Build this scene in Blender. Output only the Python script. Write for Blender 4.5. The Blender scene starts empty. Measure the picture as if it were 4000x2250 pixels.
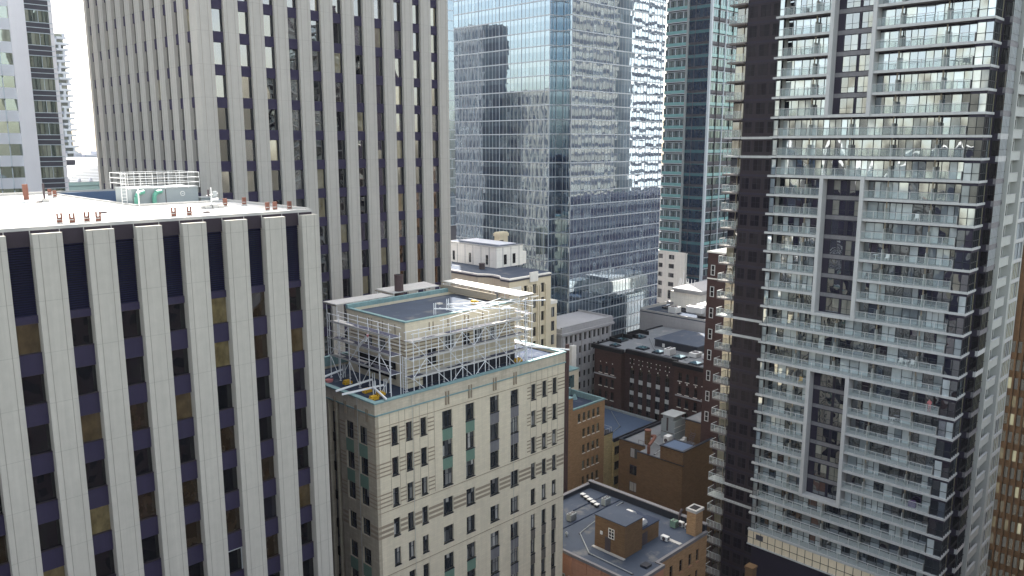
import bpy, math, random
from mathutils import Vector
random.seed(7)
rad = math.radians
S = bpy.context.scene
COL = S.collection

# ---------------------------------------------------------------- camera
cam = bpy.data.cameras.new('camera'); camo = bpy.data.objects.new('camera', cam); COL.objects.link(camo)
camo.location = (0, 0, 0); camo.rotation_euler = (rad(90 - 10.2), 0, rad(-45))
cam.sensor_width = 36; cam.lens = 28.26; cam.clip_start = .5; cam.clip_end = 6000
S.camera = camo
# ---------------------------------------------------------------- sky, sun, exposure
SUN_AZ, SUN_EL = 50.0, 50.0            # azimuth measured from +X towards +Y
W = bpy.data.worlds.new('World'); S.world = W; W.use_nodes = True
wn = W.node_tree; bg = wn.nodes['Background']
sky = wn.nodes.new('ShaderNodeTexSky'); sky.sky_type = 'NISHITA'; sky.sun_disc = False
sky.sun_elevation = rad(SUN_EL); sky.sun_rotation = rad(90 - SUN_AZ)
sky.air_density = 1.0; sky.dust_density = 2.5; sky.ozone_density = 1.2; sky.altitude = 100
hs = wn.nodes.new('ShaderNodeHueSaturation'); hs.inputs['Saturation'].default_value = .62
wn.links.new(sky.outputs[0], hs.inputs['Color'])
wb = wn.nodes.new('ShaderNodeMix'); wb.data_type = 'RGBA'; wb.blend_type = 'MULTIPLY'; wb.inputs[0].default_value = 1; wb.inputs[7].default_value = (1.07, 1.01, .89, 1)   # the photograph's warm white balance
wn.links.new(hs.outputs[0], wb.inputs[6]); wn.links.new(wb.outputs[2], bg.inputs[0]); bg.inputs[1].default_value = .15
sl = bpy.data.lights.new('sun', 'SUN'); sl.energy = 4.5; sl.angle = rad(.5); sl.color = (1, .95, .87)
so = bpy.data.objects.new('sun', sl); COL.objects.link(so)
sd = Vector((math.cos(rad(SUN_AZ)) * math.cos(rad(SUN_EL)), math.sin(rad(SUN_AZ)) * math.cos(rad(SUN_EL)), math.sin(rad(SUN_EL))))
so.rotation_euler = (-sd).to_track_quat('-Z', 'Y').to_euler(); so.location = (0, 0, 200)
S.view_settings.view_transform = 'Standard'; S.view_settings.look = 'None'
S.view_settings.gamma = 1; S.view_settings.exposure = 1.95; S.view_settings.use_curve_mapping = False
S.render.engine = 'CYCLES'
S.cycles.max_bounces = 7; S.cycles.transparent_max_bounces = 12; S.cycles.glossy_bounces = 4
S.cycles.diffuse_bounces = 2; S.cycles.caustics_reflective = False; S.cycles.caustics_refractive = False
GZ = -95.0

# ---------------------------------------------------------------- materials
def nt(name):
    m = bpy.data.materials.new(name); m.use_nodes = True; t = m.node_tree; t.nodes.clear()
    o = t.nodes.new('ShaderNodeOutputMaterial'); return m, t, o
def nd(t, k, **kw):
    n = t.nodes.new(k)
    for a, b in kw.items(): setattr(n, a, b)
    return n
def mth(t, op, a, b=None, c=None):
    n = nd(t, 'ShaderNodeMath', operation=op)
    for i, v in enumerate((a, b, c)):
        if v is None: continue
        if isinstance(v, (int, float)): n.inputs[i].default_value = v
        else: t.links.new(v, n.inputs[i])
    return n.outputs[0]
def mixc(t, f, a, b, bt='MIX'):
    n = nd(t, 'ShaderNodeMix', data_type='RGBA', blend_type=bt)
    for i, v in ((0, f), (6, a), (7, b)):
        if isinstance(v, (int, float)): n.inputs[i].default_value = v
        elif isinstance(v, tuple): n.inputs[i].default_value = (*v, 1) if len(v) == 3 else v
        else: t.links.new(v, n.inputs[i])
    return n.outputs[2]
def noise(t, vec, sc, det=3, rough=.55):
    n = nd(t, 'ShaderNodeTexNoise'); n.inputs['Scale'].default_value = sc; n.inputs['Detail'].default_value = det
    n.inputs['Roughness'].default_value = rough; t.links.new(vec, n.inputs['Vector']); return n
def posn(t): return nd(t, 'ShaderNodeNewGeometry').outputs['Position']
def sep(t, v):
    n = nd(t, 'ShaderNodeSeparateXYZ'); t.links.new(v, n.inputs[0]); return n.outputs
def comb(t, x, y, z):
    n = nd(t, 'ShaderNodeCombineXYZ')
    for i, v in enumerate((x, y, z)):
        if isinstance(v, (int, float)): n.inputs[i].default_value = v
        else: t.links.new(v, n.inputs[i])
    return n.outputs[0]
def vscale(t, v, s):
    n = nd(t, 'ShaderNodeVectorMath', operation='MULTIPLY'); t.links.new(v, n.inputs[0]); n.inputs[1].default_value = s; return n.outputs[0]
MAT = {}
def solid(name, col, rough=.8, var=.18, sc=.8, streak=0, brick=None, joint=None, metal=0, bump=0, spec=.2, dirt_dapple=None, rnd=0, dark=None, slats=None):
    m, t, o = nt(name); p = nd(t, 'ShaderNodeBsdfPrincipled'); t.links.new(p.outputs[0], o.inputs[0])
    pos = posn(t); x, y, z = sep(t, pos)
    c = tuple(col)
    n1 = noise(t, pos, sc, 5); f = mth(t, 'MULTIPLY_ADD', n1.outputs[0], 2 * var, 1 - var)
    n2 = noise(t, pos, sc * .13, 3); f = mth(t, 'MULTIPLY', f, mth(t, 'MULTIPLY_ADD', n2.outputs[0], var * 1.2, 1 - var * .6))
    if streak:
        n3 = noise(t, vscale(t, pos, (1.6, 1.6, .07)), 1.3, 4, .65)
        f = mth(t, 'MULTIPLY', f, mth(t, 'MULTIPLY_ADD', n3.outputs[0], streak * 2, 1 - streak))
    if rnd:
        a = nd(t, 'ShaderNodeAttribute', attribute_name='rnd'); f = mth(t, 'MULTIPLY', f, mth(t, 'MULTIPLY_ADD', a.outputs['Fac'], 2 * rnd, 1 - rnd))
    base = (*c, 1)
    if brick:
        bw, bh, mort = brick[:3]; bc = brick[3] if len(brick) > 3 else .15
        b = nd(t, 'ShaderNodeTexBrick'); t.links.new(comb(t, mth(t, 'ADD', x, y), z, 0), b.inputs['Vector'])
        b.inputs['Scale'].default_value = 1; b.inputs['Brick Width'].default_value = bw; b.inputs['Row Height'].default_value = bh
        b.inputs['Mortar Size'].default_value = bh * .08; b.inputs['Color1'].default_value = (*[v * (1 - bc) for v in c], 1)
        b.inputs['Color2'].default_value = (*[min(1, v * (1 + bc)) for v in c], 1); b.inputs['Mortar'].default_value = (*mort, 1)
        base = b.outputs[0]
    if slats:                       # dark gaps between horizontal slats
        fr = mth(t, 'FRACT', mth(t, 'DIVIDE', z, slats)); g = mth(t, 'GREATER_THAN', fr, .55)
        base = mixc(t, g, base, tuple(v * .25 for v in c))
    cc = mixc(t, 1.0, base, comb(t, f, f, f), 'MULTIPLY')
    if joint:                       # (z0, pitch, width, darkness)
        z0, pit, w, dk = joint
        fr = mth(t, 'FRACT', mth(t, 'DIVIDE', mth(t, 'SUBTRACT', z, z0), pit)); g = mth(t, 'LESS_THAN', fr, w / pit)
        cc = mixc(t, mth(t, 'MULTIPLY', g, dk), cc, (.02, .02, .02))
    if dirt_dapple:                        # (scale, threshold, colour, amount): dirt, on some materials painted light dapples
        nn = noise(t, vscale(t, pos, (1, 1, .5)), dirt_dapple[0], 4, .6)
        r = nd(t, 'ShaderNodeMapRange'); t.links.new(nn.outputs[0], r.inputs[0]); r.inputs[1].default_value = dirt_dapple[1]; r.inputs[2].default_value = dirt_dapple[1] + .15
        cc = mixc(t, mth(t, 'MULTIPLY', r.outputs[0], dirt_dapple[3]), cc, dirt_dapple[2])
    t.links.new(cc, p.inputs['Base Color']); p.inputs['Roughness'].default_value = rough; p.inputs['Metallic'].default_value = metal
    p.inputs['Specular IOR Level'].default_value = spec
    if bump:
        bn = nd(t, 'ShaderNodeBump'); bn.inputs['Strength'].default_value = bump; bn.inputs['Distance'].default_value = .05
        t.links.new(noise(t, pos, 4, 4).outputs[0], bn.inputs['Height']); t.links.new(bn.outputs[0], p.inputs['Normal'])
    MAT[name] = m; return m

def glass(name, cols, refl=.12, tint=(1, 1, 1), wob=.02, wsc=.35, tilt=.0, ior=1.5, blotch=.35):
    """window pane: what stands behind it, for glass_front also painted reflections (one tone per pane) under a wavy reflection"""
    m, t, o = nt(name); pos = posn(t)
    a = nd(t, 'ShaderNodeAttribute', attribute_name='rnd')
    cr = nd(t, 'ShaderNodeValToRGB'); cr.color_ramp.interpolation = 'CONSTANT'
    els = cr.color_ramp.elements
    acc = 0
    for i, (w, c) in enumerate(cols):
        e = els[0] if i == 0 else (els[1] if i == 1 else els.new(acc))
        e.position = acc; e.color = (*c, 1); acc += w
    t.links.new(a.outputs['Fac'], cr.inputs[0])
    n1 = noise(t, vscale(t, pos, (1, 1, .6)), 1.4, 3); f = mth(t, 'MULTIPLY_ADD', n1.outputs[0], 2 * blotch, 1 - blotch)
    cc = mixc(t, 1.0, cr.outputs[0], comb(t, f, f, f), 'MULTIPLY')
    d = nd(t, 'ShaderNodeBsdfDiffuse'); t.links.new(cc, d.inputs[0])
    g = nd(t, 'ShaderNodeBsdfGlossy'); g.inputs[0].default_value = (*tint, 1); g.inputs['Roughness'].default_value = .015
    geo = nd(t, 'ShaderNodeNewGeometry')
    nn = noise(t, vscale(t, pos, (1, 1, .8)), wsc, 1.5, .4)
    v = nd(t, 'ShaderNodeVectorMath', operation='SUBTRACT'); t.links.new(nn.outputs['Color'], v.inputs[0]); v.inputs[1].default_value = (.5, .5, .5)
    v2 = vscale(t, v.outputs[0], (wob, wob, wob))
    ad = nd(t, 'ShaderNodeVectorMath', operation='ADD'); t.links.new(geo.outputs['Normal'], ad.inputs[0]); t.links.new(v2, ad.inputs[1])
    src = ad.outputs[0]
    if tilt:
        wnn = nd(t, 'ShaderNodeTexWhiteNoise', noise_dimensions='1D'); t.links.new(a.outputs['Fac'], wnn.inputs['W'])
        v = nd(t, 'ShaderNodeVectorMath', operation='SUBTRACT'); t.links.new(wnn.outputs['Color'], v.inputs[0]); v.inputs[1].default_value = (.5, .5, .5)
        ad2 = nd(t, 'ShaderNodeVectorMath', operation='ADD'); t.links.new(src, ad2.inputs[0]); t.links.new(vscale(t, v.outputs[0], (tilt,) * 3), ad2.inputs[1]); src = ad2.outputs[0]
    no = nd(t, 'ShaderNodeVectorMath', operation='NORMALIZE'); t.links.new(src, no.inputs[0]); t.links.new(no.outputs[0], g.inputs['Normal'])
    fr = nd(t, 'ShaderNodeFresnel'); fr.inputs[0].default_value = ior
    fac = mth(t, 'MINIMUM', mth(t, 'ADD', fr.outputs[0], refl), 1.0)
    mx = nd(t, 'ShaderNodeMixShader'); t.links.new(fac, mx.inputs[0]); t.links.new(d.outputs[0], mx.inputs[1]); t.links.new(g.outputs[0], mx.inputs[2])
    t.links.new(mx.outputs[0], o.inputs[0]); MAT[name] = m; return m
def rail_glass(name, col, op):
    m, t, o = nt(name)
    d = nd(t, 'ShaderNodeBsdfPrincipled'); d.inputs['Base Color'].default_value = (*col, 1); d.inputs['Roughness'].default_value = .12
    tr = nd(t, 'ShaderNodeBsdfTransparent'); tr.inputs[0].default_value = (.93, .97, .96, 1)
    mx = nd(t, 'ShaderNodeMixShader'); mx.inputs[0].default_value = op
    t.links.new(tr.outputs[0], mx.inputs[1]); t.links.new(d.outputs[0], mx.inputs[2]); t.links.new(mx.outputs[0], o.inputs[0]); MAT[name] = m; return m

solid('concrete_pier', (.47, .445, .39), .85, .10, 1.2, .16, joint=(-8.0, 4.13, .03, .3))
solid('concrete_tower', (.42, .40, .365), .85, .09, 1.0, .16, joint=(1.9, 4.68, .04, .25))
solid('pier_recess', (.30, .28, .245), .85, .1)
solid('spandrel_purple', (.040, .034, .068), .6, .12, 2, .15, spec=.12)
solid('fascia_purple', (0.036, 0.027, 0.036), .6, .12, 3)
solid('louver_blue', (.012, .013, .055), .75, .1, slats=.19)
solid('coping_grey', (.42, .41, .39), .5, .1)
solid('roof_white', (0.527, 0.518, 0.501), .8, .06, .3, dirt_dapple=(.16, .56, (.42, .37, .30), .6))
solid('roof_bluegrey', (0.090, 0.130, 0.203), .8, .12)
solid('roof_dark', (0.027, 0.040, 0.072), .85, .25, .6, dirt_dapple=(.5, .56, (.17, .18, .2), .5))
solid('roof_mid', (0.059, 0.075, 0.106), .85, .25, .4, dirt_dapple=(.33, .55, (.17, .17, .165), .75))  # pale patches painted in as dapples of light thrown back by glass
solid('roof_pale', (.19, .20, .21), .85, .18, .4, dirt_dapple=(.35, .56, (.36, .35, .32), .6))
solid('steel_grey', (0.336, 0.360, 0.368), .45, .08, metal=.3)
solid('unit_grey', (0.288, 0.320, 0.328), .5, .08)
solid('white_paint', (0.680, 0.680, 0.663), .5, .05)
solid('scaffold_steel', (.80, .81, .82), .4, .05)
solid('deck_wood', (.50, .48, .45), .7, .2, 2)
solid('deck_dark', (0.080, 0.083, 0.119), .7, .2, 2)
solid('ply_white', (.78, .76, .70), .7, .08)
solid('rust_brown', (.17, .075, .055), .7, .25, 2)
solid('pipe_green', (.13, .36, .27), .4, .08)
solid('dark_steel', (.07, .055, .06), .5, .2)
solid('stack_brown', (.085, .055, .055), .6, .2, 2)
solid('yellow_paint', (.62, .36, .03), .6, .2, 3)
solid('teal_copper', (.20, .31, .31), .6, .3, 1.5, .2)
solid('limestone', (.66, .585, .44), .85, .08, .7, .14, brick=(.9, .3, (.62, .55, .415), .04), dirt_dapple=(.22, .62, (.44, .40, .31), .45))
solid('limestone_stained', (.52, .46, .355), .85, .13, 1.3, .26, brick=(.9, .3, (.48, .43, .33), .07), dirt_dapple=(.5, .55, (.33, .35, .28), .5))
solid('limestone_dark', (.30, .245, .18), .85, .12)
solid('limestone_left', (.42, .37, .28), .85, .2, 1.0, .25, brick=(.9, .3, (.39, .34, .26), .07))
solid('green_panel', (.15, .24, .185), .6, .12, 2)
solid('grey_panel', (0.176, 0.172, 0.180), .6, .2, 2, .2)
solid('ornate_panel', (0.133, 0.119, 0.105), .7, .5, 6)
solid('window_frame_dark', (0.027, 0.033, 0.045), .5, .1)
solid('window_frame_white', (.6, .6, .58), .5, .05)
solid('white_stone', (.86, .82, .74), .85, .1, 1, .15)
solid('cream_stone', (.74, .64, .46), .85, .1, 1, .14)
solid('pale_render', (.86, .82, .74), .85, .1, .6, .16, joint=(0, 2.6, .05, .25))
solid('grey_stone', (0.391, 0.383, 0.387), .85, .1, 1, .12, joint=(0, 1.07, .03, .25))
solid('red_brick', (0.052, 0.028, 0.029), .9, .15, 1.5, .1, brick=(.6, .16, (.06, .042, .042)))
solid('dark_red_brick', (0.066, 0.034, 0.032), .9, .15, 1.5, .1, brick=(.6, .16, (.08, .052, .05)))
solid('black_cornice', (0.008, 0.009, 0.013), .6, .2)
solid('orange_brick', (0.370, 0.221, 0.109), .9, .14, 1.1, .1, brick=(.6, .16, (.36, .25, .16)))
solid('yellow_brick', (.50, .40, .20), .9, .1, 1.1, .1, brick=(.6, .16, (.42, .35, .2)))
solid('brown_brick', (0.160, 0.095, 0.048), .9, .14, 1.1, .08, brick=(.6, .16, (.13, .085, .055)))
solid('terracotta', (.44, .22, .135), .8, .12, 1.1, .1, joint=(0, .9, .03, .2))
solid('flashing_dark', (.022, .026, .038), .5, .2)
solid('condo_slab', (0.467, 0.471, 0.459), .75, .10, 1, .18)
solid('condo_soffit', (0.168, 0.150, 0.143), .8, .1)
solid('condo_wall', (0.418, 0.432, 0.403), .8, .08, 1, .08)
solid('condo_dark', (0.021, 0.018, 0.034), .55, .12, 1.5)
solid('condo_brown', (0.024, 0.017, 0.023), .55, .15, 1.5, .1, rnd=.15)
solid('mullion', (0.020, 0.024, 0.029), .5, .1)
solid('mullion_pale', (.50, .52, .52), .5, .05)
solid('divider_tan', (.30, .26, .20), .7, .1)
solid('furniture_white', (.8, .8, .78), .5, .05)
solid('furniture_dark', (.05, .05, .06), .5, .1)
solid('slab_light', (0.435, 0.473, 0.510), .4, .06, metal=.2)
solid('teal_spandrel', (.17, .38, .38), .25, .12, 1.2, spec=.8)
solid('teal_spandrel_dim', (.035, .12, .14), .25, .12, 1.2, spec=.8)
solid('column_pale', (.50, .56, .60), .4, .06)
solid('white_pier', (.80, .78, .80), .7, .05, .5, .05)
solid('dark_band', (0.070, 0.070, 0.087), .5, .12, 1)
solid('far_grey', (.38, .40, .46), .7, .1)
solid('far_white', (0.637, 0.646, 0.680), .7, .05)
solid('rib_roof', (.66, .70, .71), .5, .06, 1, slats=.34)
solid('mint_fascia', (.36, .52, .48), .6, .08)
solid('brown_glow_brick', (0.104, 0.060, 0.036), .9, .2, .5, brick=(.6, .16, (.16, .11, .07)), dirt_dapple=(.12, .55, (.34, .20, .13), .7))  # warm paler patches painted in as ripples of reflected light
solid('bronze', (0.088, 0.050, 0.027), .45, .35, 1.5, metal=.3)
solid('asphalt', (0.021, 0.021, 0.024), .9, .2, .4)
solid('sidewalk_grey', (.22, .22, .21), .9, .1)
solid('pink_cloth', (.55, .2, .2), .8, .2)
solid('purple_cloth', (.10, .05, .16), .8, .2)
solid('skin', (.5, .3, .22), .6, .05)
solid('white_facade', (.85, .85, .84), .7, .03)
solid('beige_facade', (.26, .245, .22), .8, .06)

DK = (.004, .005, .008)
glass('glass_front', [(.50, DK), (.16, (.03, .02, .012)), (.12, (.085, .06, .03)), (.12, (.012, .012, .02)), (.10, (.16, .125, .06))], .035, wob=.07, wsc=.3, tilt=.04, ior=1.4, blotch=.95)  # amber tones and blotches are reflected scenes put into the pane colour
glass('glass_tower', [(.55, DK), (.2, (.04, .035, .035)), (.15, (.12, .115, .11)), (.1, (.22, .19, .12))], .22, wob=.05, wsc=.3, tilt=.05, blotch=.6)
glass('glass_lime', [(.45, (.02, .025, .03)), (.2, (.22, .22, .21)), (.2, (.07, .075, .08)), (.15, (.42, .41, .38))], .05, wob=.03, tilt=.05, blotch=.4)
glass('glass_office', [(.40, (.004, .018, .045)), (.25, (.01, .03, .06)), (.2, (.03, .06, .09)), (.15, (.12, .16, .19))], .30, (.70, .86, 1), wob=.011, wsc=.45, tilt=.008, blotch=.5)
glass('glass_office_spandrel', [(.5, (.05, .085, .12)), (.5, (.06, .10, .14))], .34, (.76, .89, 1), wob=.014, wsc=.5, tilt=.008, blotch=.15)
glass('glass_condo', [(.30, (.006, .010, .018)), (.15, (.035, .028, .035)), (.15, (.24, .29, .31)), (.25, (.60, .67, .68)), (.15, (.06, .08, .11))], .33, (.88, .95, 1), wob=.12, wsc=.5, tilt=.08, blotch=.3)
glass('glass_condo_dark', [(.5, DK), (.2, (.05, .045, .04)), (.2, (.22, .20, .13)), (.1, (.03, .04, .06))], .17, wob=.10, wsc=.5, tilt=.05, blotch=.5)
glass('glass_slot', [(.5, (.008, .01, .018)), (.25, (.03, .035, .045)), (.25, (.24, .24, .20))], .24, (.92, .96, 1), wob=.10, wsc=.5, tilt=.03, blotch=.4)
glass('glass_wing', [(.6, (.006, .005, .010)), (.4, (.018, .015, .02))], .0, wob=.10, wsc=.4, tilt=.05, blotch=.4, ior=1.15)
glass('glass_teal', [(.5, (.012, .035, .04)), (.3, (.03, .06, .065)), (.2, (.10, .14, .13))], .14, (.75, .95, 1), wob=.02, tilt=.05)
glass('glass_navy', [(.8, (.003, .012, .035)), (.2, (.008, .025, .05))], .02, (.45, .75, 1), wob=.02, tilt=.04)
glass('glass_black', [(.7, (.006, .006, .009)), (.3, (.03, .028, .03))], .02, wob=.03, tilt=.05)
glass('glass_green', [(.4, (.05, .07, .06)), (.3, (.12, .13, .09)), (.3, (.26, .27, .21))], .2, (.9, 1, .95), wob=.02, tilt=.05)
glass('glass_cream_side', [(.5, (.30, .29, .18)), (.3, (.45, .43, .30)), (.2, (.05, .05, .05))], .12, (1, .97, .85), wob=.12, wsc=.6, tilt=.08)
rail_glass('rail_glass', (.62, .72, .72), .20)
rail_glass('net_clear', (.30, .34, .38), .25)

# ---------------------------------------------------------------- mesh building
class MB:
    def __init__(s, mat='concrete_pier'): s.v = []; s.f = []; s.m = []; s.r = []; s.mats = []; s.cur(mat); s.fix = None
    def cur(s, mat):
        if mat not in s.mats: s.mats.append(mat)
        s.ci = s.mats.index(mat); return s
    def face(s, idx, r=None): s.f.append(tuple(idx)); s.m.append(s.ci); s.r.append(s.fix if s.fix is not None else (random.random() if r is None else r))
    def box(s, x0, x1, y0, y1, z0, z1, mat=None):
        if mat: s.cur(mat)
        if x0 > x1: x0, x1 = x1, x0
        if y0 > y1: y0, y1 = y1, y0
        if z0 > z1: z0, z1 = z1, z0
        n = len(s.v); s.v += [(x, y, z) for z in (z0, z1) for y in (y0, y1) for x in (x0, x1)]
        r = random.random()
        for q in ((0, 1, 5, 4), (1, 3, 7, 5), (3, 2, 6, 7), (2, 0, 4, 6), (4, 5, 7, 6), (1, 0, 2, 3)): s.face([n + i for i in q], r)
        return s
    def quad(s, a, b, c, d, mat=None, r=None):
        if mat: s.cur(mat)
        n = len(s.v); s.v += [a, b, c, d]; s.face((n, n + 1, n + 2, n + 3), r); return s
    def py(s, y, x0, x1, z0, z1, mat=None, r=None): return s.quad((x0, y, z0), (x1, y, z0), (x1, y, z1), (x0, y, z1), mat, r)   # faces -Y
    def px(s, x, y0, y1, z0, z1, mat=None, r=None): return s.quad((x, y1, z0), (x, y0, z0), (x, y0, z1), (x, y1, z1), mat, r)   # faces -X
    def prism(s, pts, z0, z1, mat=None):
        if mat: s.cur(mat)
        n = len(s.v); k = len(pts); s.v += [(x, y, z0) for x, y in pts] + [(x, y, z1) for x, y in pts]; r = random.random()
        for i in range(k): j = (i + 1) % k; s.face((n + i, n + j, n + k + j, n + k + i), r)
        s.face([n + k + i for i in range(k)], r); s.face([n + i for i in reversed(range(k))], r); return s
    def tube(s, p, q, rd, n=8, mat=None, r2=None):
        if mat: s.cur(mat)
        p, q = Vector(p), Vector(q); d = (q - p).normalized(); u = d.orthogonal().normalized(); w = d.cross(u); b = len(s.v)
        for c, rr in ((p, rd), (q, rd if r2 is None else r2)):
            for i in range(n):
                a = 2 * math.pi * i / n; s.v.append(tuple(c + rr * (math.cos(a) * u + math.sin(a) * w)))
        r = random.random()
        for i in range(n): j = (i + 1) % n; s.face((b + i, b + j, b + n + j, b + n + i), r)
        s.face([b + n + i for i in range(n)], r); s.face([b + i for i in reversed(range(n))], r); return s
    def path(s, pts, rd, n=8, mat=None):
        for a, b in zip(pts, pts[1:]): s.tube(a, b, rd, n, mat)
        return s
    def add(s, o):
        n = len(s.v); s.v += o.v
        for f, m, r in zip(o.f, o.m, o.r):
            mm = o.mats[m]
            if mm not in s.mats: s.mats.append(mm)
            s.f.append(tuple(i + n for i in f)); s.m.append(s.mats.index(mm)); s.r.append(r)
        return s
    def centre(s):
        k = len(s.v); return (sum(v[0] for v in s.v) / k, sum(v[1] for v in s.v) / k, sum(v[2] for v in s.v) / k)
    def build(s, name, parent=None, label=None, bevel=0):
        me = bpy.data.meshes.new(name); base = parent_origin(parent)
        if parent is None:
            base = (sum(v[0] for v in s.v) / len(s.v), sum(v[1] for v in s.v) / len(s.v), min(v[2] for v in s.v))
        me.from_pydata([(x - base[0], y - base[1], z - base[2]) for x, y, z in s.v], [], s.f)
        for k in s.mats: me.materials.append(MAT[k])
        me.polygons.foreach_set('material_index', s.m)
        a = me.attributes.new('rnd', 'FLOAT', 'FACE'); a.data.foreach_set('value', s.r)
        o = bpy.data.objects.new(name, me); COL.objects.link(o)
        if parent is None: o.location = base
        else: o.parent = parent
        if label: o['label'] = label
        if bevel:
            b = o.modifiers.new('bevel', 'BEVEL'); b.width = bevel; b.segments = 2; b.limit_method = 'ANGLE'
        return o
def parent_origin(o):
    if o is None: return (0, 0, 0)
    x = y = z = 0
    while o is not None: x += o.location.x; y += o.location.y; z += o.location.z; o = o.parent
    return (x, y, z)
def tag(o, label, cat, group=None):
    o['label'] = label; o['category'] = cat
    if group: o['group'] = group
    return o
def thing(name, label, cat, loc, group=None):
    o = bpy.data.objects.new(name, None); COL.objects.link(o); o.location = loc; o.empty_display_size = 1
    return tag(o, label, cat, group)
def struct(o): o['kind'] = 'structure'; return o
F_, TH, S2 = 3140., rad(10.2), 2 ** .5
def seen(c):
    """how far inside the picture a point is, and its scale: only used to choose which repeats become parts of their own"""
    u = (c[0] + c[1]) / S2; r = (c[0] - c[1]) / S2; d = u * math.cos(TH) - c[2] * math.sin(TH)
    if d < 1: return None
    X = 2000 + F_ * r / d; Y = 1125 - F_ * (u * math.sin(TH) + c[2] * math.cos(TH)) / d
    return X, Y, d
def parts(root, name, items, cap=96, margin=350, plural=None, occl=None):
    """every repeat a part of its own: the largest `cap` that show; the rest one part of kind stuff"""
    sc = []
    for it in items:
        p = seen(it.centre())
        if p is None: continue
        X, Y, d = p
        inside = -20 < X < 4020 and -20 < Y < 2270
        if not (-margin < X < 4000 + margin and -margin < Y < 2250 + margin): continue
        hid = occl(it.centre()) if occl else False
        sc.append(((0 if inside and not hid else 1), d, it))
    sc.sort(key=lambda a: (a[0], a[1]))
    for k, (_, _, it) in enumerate(sc[:cap]): it.build(name, root)
    if len(sc) > cap:
        rest = MB(); rest.mats = []
        for _, _, it in sc[cap:]: rest.add(it)
        o = rest.build(name, root); o['kind'] = 'stuff'
# window of nx x nz panes in a wall that faces -Y (ax='y') or -X (ax='x')
def window(ax, c, a0, a1, z0, z1, gm, fm='mullion', nx=1, nz=1, fr=.07, dep=.06, zs=None, xs=None, fix=None):
    b = MB(fm); b.fix = None
    def bx(p0, p1, q0, q1, d0, d1, mat):
        if ax == 'y': b.box(p0, p1, c + d0, c + d1, q0, q1, mat)
        else: b.box(c + d0, c + d1, p0, p1, q0, q1, mat)
    bx(a0, a1, z0, z0 + fr, 0, dep, fm); bx(a0, a1, z1 - fr, z1, 0, dep, fm)
    bx(a0, a0 + fr, z0 + fr, z1 - fr, 0, dep, fm); bx(a1 - fr, a1, z0 + fr, z1 - fr, 0, dep, fm)
    xs = xs or [a0 + (a1 - a0) * i / nx for i in range(nx + 1)]; zs = zs or [z0 + (z1 - z0) * i / nz for i in range(nz + 1)]
    t = fr * .7
    for i in xs[1:-1]: bx(i - t / 2, i + t / 2, z0 + fr, z1 - fr, .005, dep, fm)
    for k in zs[1:-1]: bx(a0 + fr, a1 - fr, k - t / 2, k + t / 2, .012, dep, fm)
    for i in range(len(xs) - 1):
        r = random.random() if fix is None else fix
        for k in range(len(zs) - 1):
            rr = r if random.random() < .8 else random.random()
            if ax == 'y': b.py(c + dep * .8, xs[i] + .01, xs[i + 1] - .01, zs[k] + .01, zs[k + 1] - .01, gm, rr)
            else: b.px(c + dep * .8, xs[i] + .01, xs[i + 1] - .01, zs[k] + .01, zs[k + 1] - .01, gm, rr)
    return b

# ================================================================ the setting
g = MB('asphalt'); g.quad((-600, -600, GZ), (3000, -600, GZ), (3000, 3000, GZ), (-600, 3000, GZ)); struct(g.build('ground'))

# ================================================================ front office building (left foreground)
FY = 69.3
Fb = thing('office_building', 'low concrete office block with wide vertical piers and white roof, left foreground', 'building', (21, 90, GZ))
b = MB('spandrel_purple')
b.box(-12, 41.9, 70.35, 88.6, GZ, -8.8, 'spandrel_purple'); b.box(-12, 31.9, 88.61, 117, GZ, -8.8); b.box(31.91, 41.9, 88.62, 117, GZ, -9.4)
b.build('wall', Fb)
r = MB('roof_white')
r.prism([(-12, 70.6), (41.8, 70.6), (41.8, 87.2), (31.9, 87.2), (31.9, 116.6), (-12, 116.6)], -8.75, -6.5, 'roof_white')
r.box(31.95, 41.2, 87.5, 116.6, -9.35, -8.6, 'roof_bluegrey')
# parapets
r.box(-12, 42.1, 69.95, 70.55, -6.62, -6.36, 'coping_grey'); r.box(41.82, 42.1, 70.56, 88.2, -8.8, -6.25, 'coping_grey')
r.box(31.6, 41.8, 87.21, 87.45, -8.7, -6.27, 'coping_grey'); r.box(31.75, 31.94, 87.46, 116.6, -8.7, -6.3, 'coping_grey')
r.box(31.96, 42, 114.8, 115.3, -9.3, -6.3, 'roof_bluegrey'); r.box(-12, 42, 116.62, 117, -9, -6.15, 'coping_grey'); r.box(41.3, 41.8, 88.2, 116.6, -9.3, -6.3, 'roof_bluegrey')
r.build('roof', Fb)
fa = MB('fascia_purple'); fa.box(-12, 42.05, 69.95, 70.34, -7.85, -6.63, 'fascia_purple')
for k in range(-7, 7):
    for e in (0, 2.1): xx = 17.35 + 3.87 * k + e; fa.box(xx - .03, xx + .03, 69.93, 69.96, -7.85, -6.63, 'coping_grey')
fa.build('fascia', Fb)
piers, wins, spans, louv = [], [], [], []
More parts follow.
